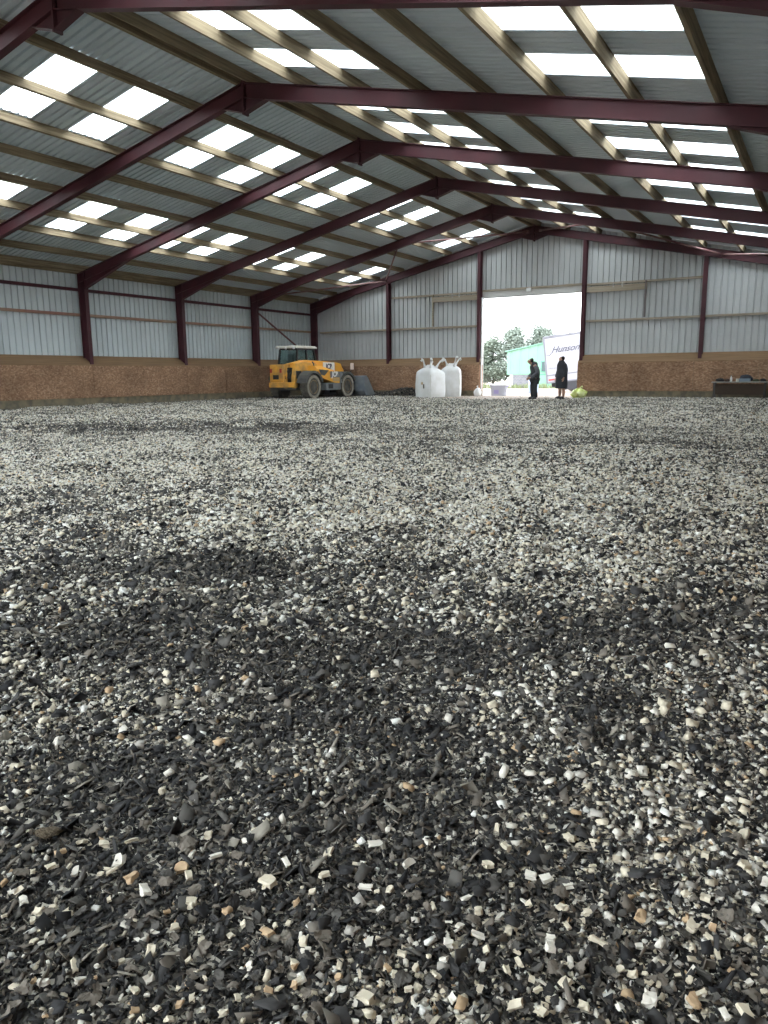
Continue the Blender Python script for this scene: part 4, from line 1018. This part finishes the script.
tag(o, 'pale cream chips spread all over the riding surface', 'chips', kind='stuff')
o = scatter_mesh('dark_shreds', np.concatenate(D_p), np.concatenate(D_s), 'flake', 22, DARK, [.27, .28, .22, .15, .08], .55)
tag(o, 'black and grey rubber shreds mixed over the riding surface', 'shreds', kind='stuff')

# --- the individual pieces lying closest to the camera
def rough_chip(seed, sx, sy, sz, cut=.25):
    rnd = random.Random(seed); bm = NB(); box(bm, (-.5, -.5, -.5), (.5, .5, .5))
    bmesh.ops.subdivide_edges(bm, edges=bm.edges[:], cuts=1, use_grid_fill=True)
    for v in bm.verts:
        v.co = Vector((v.co.x * sx, v.co.y * sy, v.co.z * sz)) * (1 + rnd.uniform(-cut, cut * .7))
        v.co += Vector((rnd.uniform(-.09, .09) * sx, rnd.uniform(-.09, .09) * sy, rnd.uniform(-.09, .09) * sz))
    bmesh.ops.bevel(bm, geom=bm.edges[:], offset=.035 * min(sx, sy, sz), segments=1, affect='EDGES')
    zmin = min(v.co.z for v in bm.verts)
    for v in bm.verts: v.co.z -= zmin
    return bm
def ragged_flake(seed, sx, sy):
    rnd = random.Random(seed); bm = NB(); n, m_ = 8, 6; bx, by, tw = rnd.uniform(-.9, .9), rnd.uniform(-.7, .7), rnd.uniform(-.6, .6)
    G = []
    for i in range(n):
        row = []
        for j in range(m_):
            u, v = i / (n - 1) - .5, j / (m_ - 1) - .5; e_ = (i in (0, n - 1)) or (j in (0, m_ - 1)); k = .10 if e_ else .03
            x, y = u + rnd.uniform(-k, k), v + rnd.uniform(-k, k)
            if i in (0, n - 1) and j in (0, m_ - 1): x *= .62; y *= .62
            row.append(Vector((x * sx, y * sy, bx * u * u * sx + by * v * v * sy + tw * u * v * sx + .5 * (bx * u ** 3 - by * v ** 3) + rnd.uniform(-.03, .03))))
        G.append(row)
    th = Vector((0, 0, .05)); A = [[bm.verts.new(p) for p in r] for r in G]; B = [[bm.verts.new(p + th) for p in r] for r in G]
    for i in range(n - 1):
        for j in range(m_ - 1):
            bm.faces.new((B[i][j], B[i + 1][j], B[i + 1][j + 1], B[i][j + 1])); bm.faces.new((A[i][j], A[i][j + 1], A[i + 1][j + 1], A[i + 1][j]))
    rim_ = [(i, 0) for i in range(n)] + [(n - 1, j) for j in range(1, m_)] + [(i, m_ - 1) for i in range(n - 2, -1, -1)] + [(0, j) for j in range(m_ - 2, 0, -1)]
    for k in range(len(rim_)):
        (a, b_), (c, d_) = rim_[k], rim_[(k + 1) % len(rim_)]
        bm.faces.new((A[a][b_], A[c][d_], B[c][d_], B[a][b_]))
    zmin = min(v.co.z for v in bm.verts)
    for v in bm.verts: v.co.z -= zmin
    return bm
def proto_meshes(name, fn, mats_):
    out = []
    for k in range(len(mats_) * 5):
        bm = fn(k); me = bpy.data.meshes.new(name); bmesh.ops.recalc_face_normals(bm, faces=bm.faces[:]); bm.to_mesh(me); bm.free(); me.materials.append(mats_[k % len(mats_)]); out.append(me)
    return out
PB = proto_meshes('cream_chip', lambda k: rough_chip(k + 10, 1, .62 + .06 * (k % 4), .42 + .06 * (k % 3)), [PALE[0], PALE[0], PALE[3], PALE[0], PALE[1]])
PS = proto_meshes('cream_sliver', lambda k: rough_chip(k + 50, 1, .34 + .05 * (k % 3), .24), [PALE[0], PALE[1], PALE[0], PALE[1]])
PG = proto_meshes('ragged_chip', lambda k: rough_chip(k + 90, 1, .75, .45, .32), [PALE[1], PALE[0], PALE[0]])
PF = proto_meshes('rubber_shred', lambda k: ragged_flake(k + 130, 1, .55 + .12 * (k % 3)), [DARK[1], DARK[2], DARK[2], DARK[3]])
PT = proto_meshes('felt_scrap', lambda k: ragged_flake(k + 170, 1, .75), [DARK[3], DARK[2], DARK[3]])
def crumb(seed):
    rnd = random.Random(seed); bm = NB(); bmesh.ops.create_icosphere(bm, subdivisions=3, radius=.42)
    ph = [rnd.uniform(0, 6.3) for _ in range(6)]
    for v in bm.verts:
        c = v.co; n_ = 1 + .16 * math.sin(9 * c.x + ph[0]) * math.sin(8 * c.y + ph[1]) + .14 * math.sin(17 * c.z + ph[2] + 6 * c.x) + .22 * rnd.uniform(-1, 1)
        v.co = Vector((c.x * n_ * 1.1, c.y * n_ * .85, c.z * n_ * .62))
    zmin = min(v.co.z for v in bm.verts)
    for v in bm.verts: v.co.z -= zmin + .12
    return bm
PL = proto_meshes('rubber_crumb', lambda k: crumb(k + 210), [DARK[0]])
rnd = random.Random(99)
def place(name, meshes, u, v, wpx, label, cat, group, tilt=.28):
    p = ground_at(u, v, .008); z = float(hgt(p.x, p.y)); p = ground_at(u, v, z + .008)
    dist = (p - CAM).dot(fwd); s = max(.010, wpx * dist / FPX)
    o = bpy.data.objects.new(name, rnd.choice(meshes)); COL.objects.link(o)
    o.location = (p.x, p.y, p.z); o.scale = (s, s, s)
    o.rotation_euler = (rnd.gauss(0, tilt), rnd.gauss(0, tilt), rnd.uniform(0, 2 * PI))
    return tag(o, label, cat, group)
# positions of the pieces that stand out in the photograph: (u, v, width in px, b block / s sliver / r ragged)
A_ = [(0, '232,120,55b 290,190,52b 400,85,45r 505,70,55s 310,78,45r 465,150,60r 432,185,50s 510,218,70b 555,265,65r 700,172,65b 725,205,50b 90,300,75s 150,340,45r 125,190,40b 735,305,50b 640,345,35b 595,420,38s 285,548,60s 300,612,52b 170,620,60b 580,610,80b 515,645,48b 690,700,40b 605,720,40b 465,670,34s 210,720,45r 365,598,28b 155,405,45s 180,432,40s 75,262,45r 15,228,40b 420,293,40s 715,620,38b 395,480,42b 580,490,60r 345,745,45s'),
      (190, '210,72,32b 70,50,50r 100,128,55s 370,150,55s 195,155,24b 300,235,80r 515,205,55b 535,120,55r 640,90,45s 710,80,60s 665,150,28s 675,248,65s 470,265,38b 143,338,48b 300,425,62b 330,395,50s 157,435,38r 155,492,35s 435,465,60r 400,540,48b 418,610,52b 575,540,60s 573,592,40b 690,458,55s 720,445,32b 585,642,45r 547,668,35b 680,685,78b 688,628,28s 650,580,40s 130,735,48r 635,765,40b 230,550,40r 755,555,40b 15,310,40b 440,670,30b'),
      (380, '100,155,60b 450,18,40b 180,70,40r 265,60,30b 480,92,50r 415,165,55r 580,205,58b 640,215,58b 332,288,48s 378,343,58b 460,362,50s 205,320,45s 305,398,40b 375,430,62s 260,465,45r 415,490,45b 390,555,48b 700,330,55r 718,398,40b 650,485,62b 535,535,55s 75,578,35s 580,600,38b 612,607,30b 715,615,55r 523,700,78b 280,675,45r 125,680,30s 730,530,40r 20,555,35b 550,300,35s 505,240,40b 725,60,45b 620,730,60r'),
      (568, '450,15,40b 520,35,40b 375,65,30b 525,130,50b 675,165,52r 100,92,40s 185,140,40b 220,152,35s 70,183,45s 245,205,30s 318,195,42r 480,97,35s 525,292,58b 275,357,68b 530,360,35b 475,403,65b 118,460,78s 275,478,40b 545,440,55s 575,512,58s 480,525,60s 475,570,60s 250,583,42r 625,567,32b 620,610,35b 465,598,38r 315,685,82r 480,690,72b 195,712,48b 65,705,55r 605,735,70s 680,735,72r 20,62,40b 130,320,42r 75,345,45b 745,155,55s 510,655,50s')]
KIND = {'b': ('cream_chip', PB, 'blocky cream chip among the dark shreds closest to the camera', 'chip', 'blocky cream chips up close'),
        's': ('cream_sliver', PS, 'thin pale sliver among the dark shreds closest to the camera', 'chip', 'pale slivers up close'),
        'r': ('ragged_chip', PG, 'ragged off-white chip among the dark shreds closest to the camera', 'chip', 'ragged off-white chips up close')}
npale = 0
for x0, txt in A_:
    for tok in txt.split():
        q = tok.split(','); kd = q[2][-1]; wpx = float(q[2][:-1]) / 3.84
        nm, ms, lb, ct, gp = KIND[kd]
        place(nm, ms, x0 + float(q[0]) / 3.84, 824 + float(q[1]) / 3.84, wpx * (.86 if kd == 's' else .74), lb, ct, gp); npale += 1
while npale < 300:
    kd = rnd.choice('bbssr'); nm, ms, lb, ct, gp = KIND[kd]
    v = 1023 - 160 * rnd.random() ** 1.3
    place(nm, ms, rnd.uniform(2, 766), v, rnd.uniform(5, 9), lb, ct, gp); npale += 1
for i in range(260):
    v = 1023 - 150 * rnd.random() ** 1.2
    place('rubber_shred', PF, rnd.uniform(0, 768), v, rnd.uniform(7, 15), 'dark grey ragged rubber shred on the surface closest to the camera', 'shred', 'dark shreds up close', .35)
for x0, txt in ((0, '440,520,90 120,500,70 90,640,75 80,190,70 720,90,90 30,740,80 740,580,60'), (190, '215,340,62 60,480,65 510,440,80 250,590,62 480,735,90 215,270,52 370,445,52 180,120,50'), (380, '690,275,75 600,560,70 140,280,60 470,270,55'), (568, '70,560,90 610,360,82 160,490,62 680,495,55 610,265,52 640,60,60')):
    for tok in txt.split():
        q = [float(k) for k in tok.split(',')]
        place('felt_scrap', PT, x0 + q[0] / 3.84, 824 + q[1] / 3.84, q[2] / 3.84 * .85, 'brownish grey torn felt scrap on the surface closest to the camera', 'scrap', 'felt scraps up close', .3)
for x0, txt in ((0, '520,690,78 700,380,80 640,600,80 215,635,50 480,560,60'), (190, '565,400,60 665,530,90 320,560,65 280,460,55 480,680,60 30,330,40'), (380, '400,235,70 330,560,75 545,640,55 680,395,50 540,160,50'), (568, '600,540,70 640,660,70 90,250,60 380,100,50 120,590,50 740,390,50')):
    for tok in txt.split():
        q = [float(k) for k in tok.split(',')]
        place('rubber_crumb', PL, x0 + q[0] / 3.84, 824 + q[1] / 3.84, q[2] / 3.84 * .66, 'jet black spongy rubber lump among the pale chips closest to the camera', 'lump', 'black rubber lumps up close', .3)
o = place('fibre_clump', [PT[0]], 48, 836, 36, 'brown fluffy fibre clump, the largest soft lump in the surface', 'clump', None, .1)
bm = crumb(777); me = bpy.data.meshes.new('fibre_clump'); bm.to_mesh(me); bm.free(); me.materials.append(mat('brown_fibre', (.13, .10, .065), .95, noise=((.26, .21, .14), 9, 1), bump=(14, 1.0))); o.data = me; o.scale = (.062, .040, .040); o.rotation_euler = (0, 0, YAW + .2)
